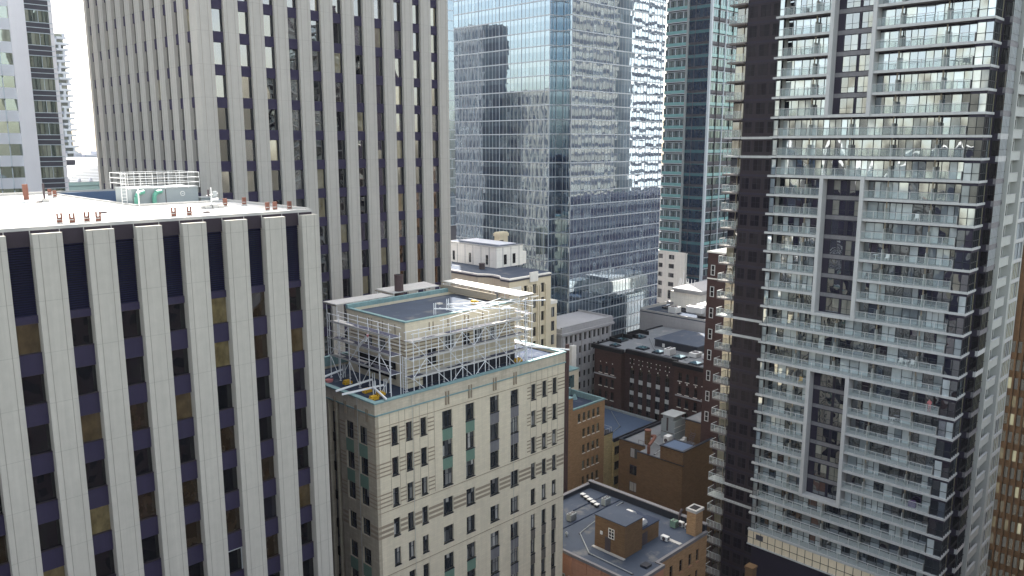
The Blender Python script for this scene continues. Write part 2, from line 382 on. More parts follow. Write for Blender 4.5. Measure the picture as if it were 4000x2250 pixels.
for k in range(-7, 7):
    x0 = 17.35 + 3.87 * k; w = 2.1 if k < 6 else 1.8
    p = MB('concrete_pier'); p.box(x0, x0 + w, FY, 70.34, GZ, -6.85, 'concrete_pier')
    p.box(x0 + .42, x0 + .46, FY - .012, FY, -60, -6.95, 'pier_recess'); p.box(x0 + w - .46, x0 + w - .42, FY - .012, FY, -60, -6.95, 'pier_recess')
    piers.append(p)
    if k == 6: continue
    a, c = x0 + 2.1, x0 + 3.87
    l = MB('louver_blue'); l.py(70.30, a, c, -13.3, -7.85)
    for i in range(28): z = -13.25 + i * .193; l.quad((a, 70.12, z), (c, 70.12, z), (c, 70.28, z + .11), (a, 70.28, z + .11), 'louver_blue')
    louv.append(l)
    sp = MB('spandrel_purple'); sp.box(a, c, 70.02, 70.3, -13.9, -13.3); spans.append(sp)
    for j in range(11):
        zt = -13.9 - 4.13 * j
        wi = MB('glass_front'); wi.py(70.22, a + .05, c, zt - 2.42, zt, 'glass_front', random.random())
        wi.box(a, a + .05, 70.1, 70.3, zt - 2.42, zt, 'mullion'); wi.box(a, c, 70.12, 70.3, zt - .05, zt, 'dark_steel')
        if (j >= 6 and random.random() < .35): wi.box(a + .05, c - .05, 70.08, 70.14, zt - .14, zt - .06, 'mullion_pale'); wi.box(c - .14, c - .06, 70.08, 70.14, zt - 2.4, zt - .14, 'mullion_pale')
        wins.append(wi)
        sp = MB('spandrel_purple'); z1 = zt - 2.42; sp.box(a, c, 70.0, 70.3, z1 - 1.71, z1)
        sp.box(a, c, 69.96, 70.3, z1 + .004, z1 + .05, 'fascia_purple'); spans.append(sp)
parts(Fb, 'pier', piers); parts(Fb, 'window', wins); parts(Fb, 'spandrel', spans); parts(Fb, 'louver', louv)

# things on the white roof
ZR = -6.5
def anchor(x, y, d=0, kind=0):
    b = MB('rust_brown'); b.box(x - .24, x + .24, y - .18, y + .18, ZR, ZR + .16, 'coping_grey')
    b.box(x - .2, x + .2, y - .1, y + .1, ZR + .16, ZR + .55, 'rust_brown')
    if kind == 0: b.box(x - .2, x - .1, y - .1, y + .1, ZR + .55, ZR + .92); b.box(x + .1, x + .2, y - .1, y + .1, ZR + .55, ZR + .92)
    else: b.box(x - .2, x + .2, y - .1, y + .1, ZR + .55, ZR + .9)
    b.tube((x - .24, y - .13, ZR + .4), (x + .08, y - .13, ZR + .4), .04, 8, 'coping_grey')
    return b.build('roof_anchor', None, bevel=.01)
an = [(21.9, 78.3), (22.3, 77.5), (23.9, 78.1), (24.6, 77.4), (31.9, 77.5), (33.0, 77.5), (41.0, 86.5), (41.2, 81.0), (41.3, 77.5), (40.6, 75.5), (41.4, 73.4), (33.4, 115.9), (30.9, 114.9)]
an = [(20.2, 72.3, 0), (20.9, 71.5, 0), (22.2, 72.1, 0), (22.9, 71.5, 0), (29.2, 71.6, 0), (30.6, 71.6, 0), (38.0, 80.0, 1), (40.2, 80.2, 1), (38.4, 71.9, 1), (39.2, 71.9, 1), (40.6, 71.6, 1), (30.6, 112.5, 1), (30.0, 108.3, 1)]
WH = ['leftmost forked one at the front edge', 'second forked one from the left in the front row', 'third forked one from the left in the front row', 'fourth forked one from the left in the front row', 'left one of the middle forked pair at the front edge', 'right one of the middle forked pair at the front edge',
      'solid one just right of the instrument stand', 'solid one against the right parapet', 'left one of the three solid ones near the right corner', 'middle one of the three solid ones near the right corner', 'right one of the three solid ones, nearest the corner', 'far one of the pair at the back parapet', 'near one of the pair at the back parapet']
for (x, y, k), l in zip(an, WH): tag(anchor(x, y, kind=k), 'rusty roof anchor, ' + l, 'roof anchor', 'rusty anchor posts on the white roof')
for i, (y, l) in enumerate(((76, 'nearest the front edge'), (82, 'across the middle'), (92, 'near the recess'), (103, 'near the back'))):
    b = MB('roof_white'); b.box(-10, 31.4 if y > 86 else 41.5, y, y + .12, ZR, ZR + .03); o_ = b.build('roof_seam', Fb)
# cooling unit in the recess
cu = thing('cooling_unit', 'large grey rooftop cooling unit with white railing and two green pipes', 'cooling unit', (35.5, 93, -8.6))
b = MB('unit_grey'); b.box(32.6, 39.9, 90.6, 95.4, -8.6, -4.95, 'unit_grey'); b.box(32.55, 39.95, 90.55, 95.45, -4.94, -4.78, 'steel_grey'); b.box(32.58, 39.92, 90.56, 90.6, -6.75, -6.68, 'dark_steel'); b.box(36.2, 36.26, 90.56, 90.6, -8.6, -5, 'dark_steel')
b.build('casing', cu)
for gx in (32.9, 34.8): MB().path([(gx, 90.2, -8.6), (gx, 90.2, -5.7), (gx + .25, 90.2, -5.3), (gx + .9, 90.45, -5.2)], .23, 12, 'pipe_green').build('pipe', cu)
rl = MB('white_paint'); X0, X1, Y0, Y1 = 32.2, 40.0, 90.3, 95.6
for i in range(7):
    x = X0 + (X1 - X0) * i / 6; rl.tube((x, Y0, -4.9), (x, Y0, -3.2), .035, 6, 'white_paint'); rl.tube((x, Y1, -4.9), (x, Y1, -3.2), .035, 6)
for z in (-3.2, -3.75, -4.3):
    rl.tube((X0, Y0, z), (X1, Y0, z), .03, 6); rl.tube((X0, Y1, z), (X1, Y1, z), .03, 6); rl.tube((X0, Y0, z), (X0, Y1, z), .03, 6); rl.tube((X1, Y0, z), (X1, Y1, z), .03, 6)
rl.build('railing', cu)
ld = MB('white_paint')
for x in (31.5, 32.0): ld.tube((x, 90.4, -8.6), (x, 90.4, -3.1), .04, 6)
for i in range(16): ld.tube((31.5, 90.4, -8.4 + i * .34), (32.0, 90.4, -8.4 + i * .34), .02, 6)
ld.build('ladder', cu)
b = MB('white_paint'); b.tube((38.1, 90.58, -5.55), (38.1, 90.54, -5.55), .27, 20); b.tube((38.1, 90.545, -5.55), (38.1, 90.53, -5.55), .2, 20, 'unit_grey'); b.box(37.98, 38.2, 90.5, 90.53, -5.58, -5.52, 'white_paint'); b.build('round_emblem', cu)
u2 = thing('condenser_unit', 'small blue grey box unit beside the big cooling unit', 'air conditioner', (41, 92, -8.6))
b = MB('unit_grey'); b.box(40.3, 41.9, 90.8, 92.6, -8.6, -6.2); b.box(40.2, 42.0, 90.7, 92.7, -6.19, -6.1, 'steel_grey'); b.build('casing', u2)
b = MB('dark_steel'); b.box(40.35, 40.75, 90.76, 90.8, -8.3, -6.5); b.box(40.9, 41.1, 90.76, 90.8, -8.3, -6.5); b.build('louver', u2)
b = MB('white_paint'); b.tube((32.0, 87.1, ZR), (32.0, 87.1, -4.55), .07, 8); b.tube((32, 87.1, -5.1), (32, 87.1, -4.95), .2, 10); tag(b.build('mast'), 'short white mast at the corner of the roof recess', 'mast')
b = MB('rust_brown'); b.tube((25.2, 101.3, ZR), (25.15, 101.3, -4.45), .28, 12, 'rust_brown'); b.box(24.7, 25.8, 100.8, 101.7, ZR, ZR + .35, 'white_paint'); tag(b.build('vent_pipe'), 'thick rust red vent pipe on white roof, left of the thin grey one', 'vent pipe')
b = MB('dark_steel'); b.tube((26.9, 101, ZR), (26.9, 101, -4.4), .12, 10, 'dark_steel'); b.box(26.6, 27.3, 100.6, 101.3, ZR, ZR + .4, 'coping_grey'); tag(b.build('vent_pipe'), 'thin dark grey vent pipe on white roof, right of the rust red one', 'vent pipe')
b = MB('coping_grey'); b.box(18, 21.2, 98.6, 100, ZR, ZR + .55); b.box(18, 21.1, 98.8, 99.9, ZR + .56, ZR + .95); tag(b.build('roof_curb', bevel=.03), 'low grey curb block at the left edge of the white roof', 'roof curb')
b = MB('coping_grey')
for i, (dx, dy) in enumerate(((-.9, 0), (-.3, .1), (.3, 0), (.9, .1), (-.6, -.5), (.1, -.5), (.7, -.5))): b.box(36.4 + dx - .28, 36.4 + dx + .28, 79.6 + dy - .2, 79.6 + dy + .2, ZR, ZR + .3 + .1 * (i % 2), 'coping_grey')
b.tube((36.4, 79.6, ZR), (36.4, 79.6, ZR + 2.1), .06, 8, 'white_paint'); b.tube((35.9, 79.6, ZR + 1.3), (37.1, 79.6, ZR + 1.5), .05, 8); b.box(36.6, 36.95, 79.4, 79.7, ZR + 1.2, ZR + 1.7, 'steel_grey'); b.tube((36.1, 79.6, ZR + 1.2), (36.1, 79.6, ZR + 1.9), .1, 8, 'dark_steel'); b.box(36.3, 37, 79.3, 79.6, ZR + .8, ZR + 1.05, 'white_paint')
tag(b.build('instrument_stand'), 'white instrument stand weighed down with grey blocks on the white roof', 'instrument stand')
for x, y, l in ((26.4, 80.9, 'in the middle of the white roof'), (26.3, 100.9, 'right of the rust red vent pipe'), (33.5, 74.5, 'near the front right part of the white roof')):
    b = MB('dark_steel'); b.box(x - .3, x + .3, y - .25, y + .25, ZR + .02, ZR + .1); b.box(x - .2, x + .2, y - .15, y + .15, ZR + .1, ZR + .16); tag(b.build('roof_drain'), 'small dark roof drain ' + l, 'roof drain', 'small roof drains')

# ================================================================ tall office tower behind (s = 1.15)
s = 1.15; TY = 116.0; TX = 45.7 * s
Tb = thing('office_tower', 'tall concrete office tower with dense vertical piers rising out of the picture', 'building', (75, 139, GZ))
b = MB('concrete_tower'); b.box(TX + 1.3, 99.0, TY + 1.3, 161.8, GZ, 27, 'spandrel_purple'); b.box(82, 99, TY + .2, 160, 27, 72, 'concrete_tower'); b.build('wall', Tb)  # upper block, out of view, added and shaped to shade the limestone roof
piers, wins, spans = [], [], []
def tpier(x0, x1, y0, y1):
    p = MB('concrete_tower'); p.box(x0, x1, y0, y1, GZ, 27); return p
def groove_y(p, x0, x1, y):
    w = x1 - x0
    for gx in (x0 + w * .24, x1 - w * .24): p.box(gx - .03, gx + .03, y - .012, y, -60, 27, 'pier_recess')
p = tpier(TX, 47.7 * s, TY, TY + 2.3); groove_y(p, TX, 47.7 * s, TY); piers.append(p)
cols = [(47.7 * s, 49.3 * s)]
for k in range(11):
    x0 = (49.3 + 3.53 * k) * s; x1 = x0 + 1.93 * s
    p = tpier(x0, x1, TY, TY + 1.25); groove_y(p, x0, x1, TY); piers.append(p)
    if k < 10: cols.append((x1, (49.3 + 3.53 * (k + 1)) * s))
for a, c in cols:
    for k in range(-3, 16):
        z1 = (13.98 - 4.07 * k) * s; z0 = z1 - 1.33 * s
        sp = MB('spandrel_purple'); sp.box(a, c, TY + .5, TY + 1.2, z0, z1); spans.append(sp)
        wi = MB('glass_tower'); wi.py(TY + .75, a + .02, c - .02, z1, z1 + 2.74 * s, 'glass_tower', random.random()); wi.box(c - .22, c - .02, TY + .55, TY + .74, z1, z1 + 2.74 * s, 'mullion')
        wins.append(wi)
j = 0; y0 = 104.2 * s - 4.15
ys = TY + 2.3; gaps = []
while True:
    ya = ys + 1.9; yb = ya + 2.15
    if ya > 161: break
    gaps.append((ys, ya)); yb = min(yb, 161.8)
    p = tpier(TX, TX + 1.25, ya, yb)
    p.box(TX - .012, TX, ya + .55, ya + .61, -60, 27, 'pier_recess'); p.box(TX - .012, TX, yb - .61, yb - .55, -60, 27, 'pier_recess'); piers.append(p); ys = yb
for a, c in gaps:
    for k in range(-3, 12):
        z1 = (13.98 - 4.07 * k) * s; z0 = z1 - 1.33 * s
        sp = MB('spandrel_purple'); sp.box(TX + .4, TX + 1.2, a, c, z0, z1); spans.append(sp)
        wi = MB('glass_tower'); wi.px(TX + .55, a + .02, c - .02, z1, z1 + 2.74 * s, 'glass_tower'); wins.append(wi)
def front_first(c): return c[1] > TY + 2
parts(Tb, 'pier', piers); parts(Tb, 'window', wins, occl=front_first); parts(Tb, 'spandrel', spans, occl=front_first)

# ================================================================ limestone building with scaffolding
LX, LY, LR = 50.2, 72.0, -29.2
Lb = thing('art_deco_building', 'beige limestone art deco building with green copper coping, centre foreground', 'building', (66, 82, GZ))
RT = [-32.05 - 3.77 * k for k in range(16)]      # window heads
WH_ = 2.2
g1 = [(52.4, 53.35), (54.5, 55.45), (56.65, 57.6)]; g2 = [(60.0, 61.6), (63.8, 65.3), (68.0, 69.6), (71.75, 73.25)]; g3 = [(75.7, 76.6), (77.9, 78.8), (80.0, 80.9)]
gl = [(73.65, 75.3), (76.4, 78.0)]
def wall_with_holes(ax, c, lo, hi, cols, rows, ztop, zbot, mat, dep=.45):
    """solid wall strip built round its openings"""
    b = MB(mat); cs = sorted(cols); e = [lo]
    for a, d in cs: e += [a, d]
    e.append(hi)
    def bx(p0, p1, q0, q1):
        if ax == 'y': b.box(p0, p1, c, c + dep, q0, q1)
        else: b.box(c, c + dep, p0, p1, q0, q1)
    for i in range(0, len(e), 2): bx(e[i], e[i + 1], zbot, ztop)
    for a, d in cs:
        zt = ztop
        for r0, h in rows: bx(a, d, r0, zt); zt = r0 - h
        bx(a, d, zbot, zt)
    return b
wl = MB('limestone')
wl.add(wall_with_holes('y', LY, LX + .46, 82.5, g1 + g2 + g3, [(r, WH_) for r in RT], -30.2, GZ, 'limestone'))
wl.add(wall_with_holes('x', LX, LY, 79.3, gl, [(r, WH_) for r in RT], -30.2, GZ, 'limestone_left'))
wl.box(LX + .8, 82.5, LY + .45, 90, GZ, -29.3, 'limestone'); wl.box(LX + 1.2, LX + .8, 79.3, 90, GZ, -29.3)
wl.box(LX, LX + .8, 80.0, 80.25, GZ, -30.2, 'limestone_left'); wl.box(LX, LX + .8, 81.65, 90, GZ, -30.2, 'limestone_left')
wl.box(LX - .05, 82.55, LY - .05, LY + .4, -30.2, -28.86, 'limestone_stained'); wl.box(LX - .05, LX + .4, LY + .41, 90, -30.2, -28.86, 'limestone_stained'); wl.box(82.1, 82.55, LY + .41, 90, -30.2, -28.86, 'limestone_stained')
wl.box(LX + .42, 82.08, 89.6, 90, -29.3, -28.86, 'limestone_stained')
wl.build('wall', Lb)
cp = MB('teal_copper'); cp.box(LX - .15, 82.65, LY - .15, LY + .5, -28.85, -28.68); cp.box(LX - .15, LX + .5, LY + .51, 90.1, -28.85, -28.68); cp.box(82.0, 82.65, LY + .51, 90.1, -28.85, -28.68); cp.box(LX + .51, 81.99, 89.5, 90.1, -28.85, -27.6)
cp.box(LX - .13, 82.6, LY - .13, LY - .051, -30.3, -30.14); cp.box(LX - .13, LX - .051, LY - .13, 90, -30.3, -30.14); cp.build('coping', Lb)
MB('roof_dark').box(LX + .41, 82.09, LY + .41, 89.59, -29.29, LR).build('roof', Lb)
# raised brick courses, string courses, fluted corbels
cs = MB('limestone_dark')
def cy(x0, x1, z0, z1, d=.03): cs.box(x0, x1, LY - d, LY, z0, z1, 'limestone_dark')
def cx(y0, y1, z0, z1, d=.03): cs.box(LX - d, LX, y0, y1, z0, z1, 'limestone_dark')
segs = [(LX + .05, 52.3), (53.45, 54.4), (55.55, 56.55), (57.7, 58.7)]; segs3 = [(74.9, 75.6), (76.7, 77.8), (78.9, 79.9), (81.0, 82.45)]
for r in RT[:3]:
    for o in (.25, .75, 1.25, 1.75):
        for a, c in segs + segs3: cy(a, c, r - o - .16, r - o)
        for a, c in ((LY + .05, 73.55), (75.4, 76.3), (78.1, 79.25)): cx(a, c, r - o - .16, r - o)
for x in (52.2, 53.5, 54.35, 55.6, 56.5, 57.75, 58.75, 75.55, 76.7, 77.75, 78.95, 79.85, 81.05): cy(x - .02, x + .02, RT[2] - 2.3, -30.4, .02)
z = RT[3] - .35
for o in (0, .62, 1.24):
    e = [LX + .05] + [q for a, c in g1 + g2 + g3 for q in (a - .05, c + .05)] + [82.45]
    for i in range(0, len(e), 2): cy(e[i], e[i + 1], z - o - .34, z - o, .012)
    for a, c in ((LY + .05, 73.55), (75.4, 76.3), (78.1, 79.25)): cx(a, c, z - o - .34, z - o, .012)
for z in (RT[2] - 2.5, RT[0] + .35, RT[4] - 3.0): cy(LX, 82.5, z - .06, z, .05)
for a, c in g2:
    m = (a + c) / 2
    for o in (-.3, .12): cs.box(m + o, m + o + .14, LY - .16, LY - .06, -31.3, -29.6, 'limestone_dark')
for o in range(4):
    for y in (73.2 + 2.2 * o, 73.5 + 2.2 * o): cs.box(LX - .16, LX - .06, y, y + .12, -31.2, -29.7, 'limestone_dark')
cs.build('brick_courses', Lb)
wins, pans = [], []
for gi, gg in enumerate((g1, g2, g3)):
    for ci, (a, c) in enumerate(gg):
        for k, r in enumerate(RT[:13]):
            n = 3 if gi == 1 else 2
            wins.append(window('y', LY + .22, a, c, r - WH_, r, 'glass_lime', 'window_frame_dark', n, 2, .06, .08, zs=[r - WH_, r - .75, r]))
            wins[-1].box(a - .04, c + .04, LY - .06, LY + .2, r - WH_ - .1, r - WH_, 'window_frame_dark')
            pm = None
            if gi == 1 and k in (0, 1, 5, 6, 7, 8, 9): pm = 'green_panel' if ci < 2 else 'grey_panel'
            if gi == 2 and k >= 5: pm = 'ornate_panel'
            if pm:
                p = MB(pm); p.box(a, c, LY - .012, LY + .04, RT[k + 1] + .02, r - WH_ - .12)
                for q in range(1, 5): xx = a + (c - a) * q / 5; p.box(xx - .015, xx + .015, LY - .03, LY - .012, RT[k + 1] + .05, r - WH_ - .15)
                pans.append(p)
for a, c in gl:
    for k, r in enumerate(RT[:13]):
        wins.append(window('x', LX + .22, a, c, r - WH_, r, 'glass_lime', 'window_frame_dark', 2, 2, .06, .08, fix=.2))
        if k in (0, 1, 4, 5, 6, 7): p = MB('green_panel'); p.box(LX - .012, LX + .04, a, c, RT[k + 1] + .02, r - WH_); pans.append(p)
for k, r in enumerate(RT[:12]): wins.append(window('x', LX + .6, 80.26, 81.64, r - 2.6, r, 'glass_lime', 'window_frame_dark', 2, 2, .06, .08, fix=.5)); wins[-1].box(LX + .5, LX + .8, 80.26, 81.64, r - 3.77, r - 2.62, 'black_cornice')
parts(Lb, 'window', wins); parts(Lb, 'panel', pans)
# penthouse
ph = MB('limestone'); ph.box(57, 75.5, 75, 87.3, LR, -21.5, 'limestone')
for k in range(5):
    z = -23.4 - .45 * k
    ph.box(56.97, 57.0, 75, 86.5, z, z + .16, 'limestone_dark'); ph.box(56.97, 75.45, 74.97, 75, z, z + .16, 'limestone_dark')
for k in range(5): z = -26.9 - .42 * k; ph.box(56.97, 63, 74.97, 75, z, z + .15, 'limestone_dark')
for x in (60.6, 61.2, 63.6, 66.4, 67.0, 69.5, 72.6): ph.box(x, x + .16, 74.96, 75, -22.6, -21.5, 'limestone_dark')
for y in (76.9, 79.4, 80.1, 81.7, 82.3, 84.6): ph.box(56.96, 57, y, y + .16, -23.2, -21.5, 'limestone_dark')
for a, c in ((75, 75.35), (86.95, 87.3)): ph.box(57, 75.5, a, c, -21.5, -21.05, 'limestone')
ph.box(57, 57.35, 75.36, 86.94, -21.5, -21.05); ph.box(75.15, 75.5, 75.36, 86.94, -21.5, -21.05)
ph.box(59.5, 75.45, 74.9, 74.96, LR + .05, -27.6, 'flashing_dark')  # dark strip put in for the shade of a setback along the base
p_ = ph.build('penthouse', Lb)
MB('roof_mid').box(57.36, 75.14, 75.36, 86.94, -21.499, -21.42).build('penthouse_roof', p_)
c2 = MB('teal_copper'); c2.box(56.9, 75.6, 74.9, 75.4, -21.04, -20.9); c2.box(56.9, 75.6, 86.9, 87.4, -21.04, -20.5); c2.box(56.9, 57.4, 75.41, 86.89, -21.04, -20.9); c2.box(75.1, 75.6, 75.41, 86.89, -21.04, -20.9); c2.build('penthouse_coping', p_)
for a, c, z0, z1, m in ((60.3, 61.6, -26.9, -24.9, 'black_cornice'), (63.0, 64.6, -25.6, -23.6, 0), (68, 69.4, -25.6, -23.6, 0), (70.8, 71.9, -25.4, -23.8, 0), (66.2, 67.2, -25.6, -23.9, 'black_cornice')):
    if m: MB(m).box(a, c, 74.9, 74.96, z0, z1).build('opening', p_)
    else: window('y', 74.86, a, c, z0, z1, 'glass_lime', 'white_paint', 3, 1, .08, .08).build('window', p_)
for a, c in ((79.0, 80.3), (81.8, 83.2)): window('x', 56.86, a, c, -25.6, -23.7, 'glass_lime', 'window_frame_dark', 2, 1, .08, .08, fix=.5).build('window', p_)
MB('black_cornice').box(56.9, 56.96, 77, 85, -28.4, -26.2).build('opening', p_)

# ================================================================ scaffolding round the penthouse
def scaffold(loc, label, along, a0, a1, c0, c1, zb, decks, step, top, dark):
    t = thing('scaffold', label, 'scaffolding', loc)
    def P(a, c, z): return (a, c, z) if along == 'x' else (c, a, z)
    n = max(1, round((a1 - a0) / step)); A = [a0 + (a1 - a0) * i / n for i in range(n + 1)]
    st, le, br = [], [], []
    for a in A:
        for c in (c0, c1):
            b = MB('scaffold_steel'); h = top + random.uniform(-.5, .5); b.tube(P(a, c, zb), P(a, c, h), .05, 6); b.box(*(v for q in zip(P(a - .12, c - .12, zb), P(a + .12, c + .12, zb + .04)) for v in q)); st.append(b)
    lv = sorted(set([z for d in decks for z in (d, d + 1.0)] ))
    for z in lv:
        for c in (c0, c1): b = MB('scaffold_steel'); b.tube(P(a0 - .3, c, z), P(a1 + .3, c, z), .04, 6); le.append(b)
        if abs(z - round(z, 3)) < 1 and z in decks:
            for a in A: b = MB('scaffold_steel'); b.tube(P(a, c0, z - .08), P(a, c1, z - .08), .034, 6); le.append(b)
    ZZ = [zb] + decks
    for i in range(n):
        for q in range(len(ZZ) - 1):
            if (i + q) % 2 == 0 or random.random() < .45:
                b = MB('scaffold_steel'); z0, z1 = ZZ[q] + .1, ZZ[q + 1] - .05
                up = (i + q) % 2
                b.tube(P(A[i], c0, z0 if up else z1), P(A[i + 1], c0, z1 if up else z0), .04, 6); br.append(b)
    for q in st: q.build('standard', t)
    for q in le: q.build('ledger', t)
    for q in br: q.build('brace', t)
    for z in decks:
        b = MB('deck_wood'); w = (c1 - c0) / 3
        for i in range(n):
            for r in range(3):
                if random.random() < .93: b.fix = None; b.box(*(v for q in zip(P(A[i] + .03, c0 + w * r + .02, z - .03), P(A[i + 1] - .03, c0 + w * (r + 1) - .02, z + .03)) for v in q), mat='deck_dark' if random.random() < dark else 'deck_wood')
        b.box(*(v for q in zip(P(a0, c0 - .05, z + .03), P(a1, c0 - .02, z + .2)) for v in q), mat='deck_wood'); b.build('deck', t)
    return t, A
sf, _ = scaffold((66, 73.4, LR), 'silvery tube scaffold along the wide front side of the beige penthouse', 'x', 56.4, 75.6, 72.75, 74.1, LR, [-27.3, -25.1, -22.9], 1.92, -21.4, .5)
sl2, _ = scaffold((53.8, 79, LR), 'silvery tube scaffold along the narrow left side of the beige penthouse', 'y', 73.2, 85.8, 53.4, 54.8, LR, [-26.3, -24.1, -21.95], 2.1, -21.2, .75)
t, _ = scaffold((76.6, 78, LR), 'scaffold tower at the sunlit right end of the penthouse', 'y', 73.4, 86.5, 75.9, 77.2, LR, [-27, -24.8, -22.6], 2.6, -20.9, .1)
for i in range(16):
    b = MB('scaffold_steel'); x = 64 + i * .85; z = -21.3 + random.uniform(0, 1.0)
    if i % 3: b.tube((x, 72.3, z), (x + random.uniform(-.4, .4), random.uniform(76, 79), z + .1), .045, 6)
    else: b.tube((x - 3, random.uniform(72.6, 75), z), (min(x + 4, 78), random.uniform(72.6, 75.5), z + .15), .045, 6)
    b.build('ledger', sf)
# loose long beams laid over the penthouse roof, cantilevers of the canopy
def canopy(pts, z, label, mat='ply_white'):
    t = thing('canopy', label, 'canopy', (pts[0][0], pts[0][1], LR))
    b = MB(mat); b.prism(pts, z, z + .12, mat); b.build('deck', t)
    x0, x1 = min(p[0] for p in pts), max(p[0] for p in pts); y0, y1 = min(p[1] for p in pts), max(p[1] for p in pts)
    n = int(max(x1 - x0, y1 - y0) / 2)
    for i in range(n + 1):
        b = MB('divider_tan')
        if x1 - x0 > y1 - y0: x = x0 + .1 + (x1 - x0 - .2) * i / n; b.box(x - .05, x + .05, y0 + .1, y1 - .1, z - .16, z - .002)
        else: y = y0 + .1 + (y1 - y0 - .2) * i / n; b.box(x0 + .1, x1 - .1, y - .05, y + .05, z - .16, z - .002)
        b.build('joist', t)
    for x in (x0 + .3, (x0 + x1) / 2, x1 - .3):
        for y in (y0 + .3, y1 - .3): MB('scaffold_steel').tube((x, y, LR if y > 87 or x > 75.6 or x < 57 else -21), (x, y, z - .16), .05, 6).build('leg', t)
    return t
canopy([(55.6, 87.6), (64.6, 87.6), (64.6, 90.2), (55.6, 90.6)], -20.5, 'long grey plywood canopy left of the round brown vent pipe', 'deck_wood')
canopy([(64.7, 87.7), (72.9, 87.7), (73.6, 92), (65, 92)], -20.2, 'grey plywood canopy behind and right of the round brown vent pipe', 'deck_wood')
canopy([(74.3, 72.9), (77.0, 72.9), (77.3, 89), (74.9, 89)], -19.9, 'bright white sunlit plywood canopy over the right end of the penthouse')
b = MB('divider_tan'); b.box(73.9, 74.05, 77, 88.5, -21.0, -20.1); tag(b.build('plywood_board'), 'tan plywood board standing under the bright white canopy', 'board')
b = MB('stack_brown'); b.tube((66.3, 88.4, -29), (66.3, 88.4, -17.9), .62, 20, 'stack_brown'); b.tube((66.3, 88.4, -17.9), (66.3, 88.4, -17.8), .66, 20); b.tube((66.3, 88.4, -17.8), (66.3, 88.4, -17.78), .5, 20, 'black_cornice'); tag(b.build('vent_stack'), 'round brown steel vent stack rising between the grey canopies', 'vent stack')
def weight(x, y, z, l, turn=0):
    b = MB('yellow_paint'); b.box(x - .55, x + .55, y - .3, y + .3, z, z + .3); b.box(x - .45, x + .3, y - .26, y + .26, z + .31, z + .52); b.tube((x - .3, y - .35, z + .2), (x - .3, y + .35, z + .2), .06, 6, 'dark_steel'); b.tube((x + .3, y, z + .5), (x + .3, y, z + .7), .05, 6, 'dark_steel')
    tag(b.build('counterweight', bevel=.02), l, 'counterweight', 'yellow rooftop counterweights')
weight(53.2, 83.4 - 1.5, LR, 'yellow counterweight nearest the pink cloth, under the left scaffold')
weight(52.9, 77.3, LR, 'yellow counterweight on the dark roof, upper one of the three near the left corner')
weight(53.3, 75.2, LR, 'yellow counterweight on the dark roof, right one of the three near the left corner')
weight(51.8, 74.4, LR, 'yellow counterweight half hidden behind the parapet at the left corner')
weight(75.4, 74.2, LR, 'yellow counterweight on the sunlit roof corner by the right scaffold')
weight(72.0, 79.2, -21.42, 'yellow counterweight on the sunlit part of the penthouse roof')
b = MB('pink_cloth'); b.prism([(51.6, 84), (52.2, 83.8), (52.7, 84.3), (52.3, 84.9), (51.8, 84.8)], LR, LR + .25); tag(b.build('cloth_heap'), 'pink cloth heap on the dark roof by the left scaffold', 'cloth')
def beam(p, q, l, r=.13, group=None):
    b = MB('scaffold_steel'); p_, q_ = Vector(p), Vector(q)
    b.tube(p, q, r, 4); b.tube((q[0], q[1], LR if q[2] < -25 else -21.4), (q[0], q[1], q[2] + .7), .06, 6); b.tube((q[0] + .3, q[1], LR if q[2] < -25 else -21.4), (q[0] + .3, q[1], q[2] + .7), .06, 6)
    tag(b.build('outrigger_beam'), l, 'outrigger beam', group or 'steel outrigger beams on the roof edge')
beam((49.2, 78.3, -28.45), (54.4, 78.3, -28.1), 'outrigger beam poking over the left parapet, farther one of the close pair')
beam((49.0, 76.7, -28.45), (54.0, 75.4, -28.1), 'outrigger beam poking over the left parapet, nearer one of the close pair')
beam((50.0, 83.9, -28.45), (54.3, 84.5, -28.1), 'outrigger beam on the dark roof, hard behind the foreground office block')
beam((51.6, 71.7, -28.45), (52.6, 75.6, -28.1), 'outrigger beam running back from the front left roof corner')
beam((83.0, 71.6, -28.45), (77.4, 76.5, -27.7), 'thick white outrigger beam jutting past the right roof corner')
beam((82.5, 79.5, -28.45), (78, 79.5, -28), 'white outrigger beam beside the green right parapet')
beam((78.5, 72.1, -20.8), (66.5, 78.5, -20.6), 'long white beam from the penthouse roof out over the front scaffold, sunlit', .1)
beam((71.9, 72.1, -21.0), (63.5, 77.5, -20.6), 'long white beam from the blue shaded penthouse roof out over the scaffold', .1)
b = MB('deck_wood'); b.box(68, 68.8, 82, 82.7, -21.42, -21.25); tag(b.build('roof_hatch'), 'small pale hatch lying on the blue penthouse roof', 'roof hatch')
b = MB('scaffold_steel')
for y in (73.3, 73.8): b.tube((55.6, y, LR), (55.6, y, -24.6), .04, 6)
for i in range(14): b.tube((55.6, 73.3, LR + .3 + i * .32), (55.6, 73.8, LR + .3 + i * .32), .022, 6)
tag(b.build('ladder'), 'steel ladder standing at the corner between the two scaffolds', 'ladder')
b = MB('white_paint'); b.path([(53.3, 77.4, -22.2), (53.2, 77.7, -23), (53.3, 78.6, -23.3), (53.2, 79.4, -24.2), (53.2, 79.6, -24.6)], .14, 8); b.tube((53.3, 77.4, -22.2), (53.3, 77.5, -22.5), .16, 8, 'pink_cloth'); tag(b.build('debris_hose'), 'white hose hanging crooked on the left scaffold', 'hose')
def rope(ax, a, z0, z1, l):
    b = MB('condo_wall'); p, q = ((a, LY - .2, z0), (a + .15, LY - .2, z1)) if ax == 'y' else ((LX - .2, a, z0), (LX - .2, a + .05, z1)); b.tube(p, q, .025, 4); tag(b.build('hanging_rope'), l, 'rope', 'ropes hanging down the limestone walls')
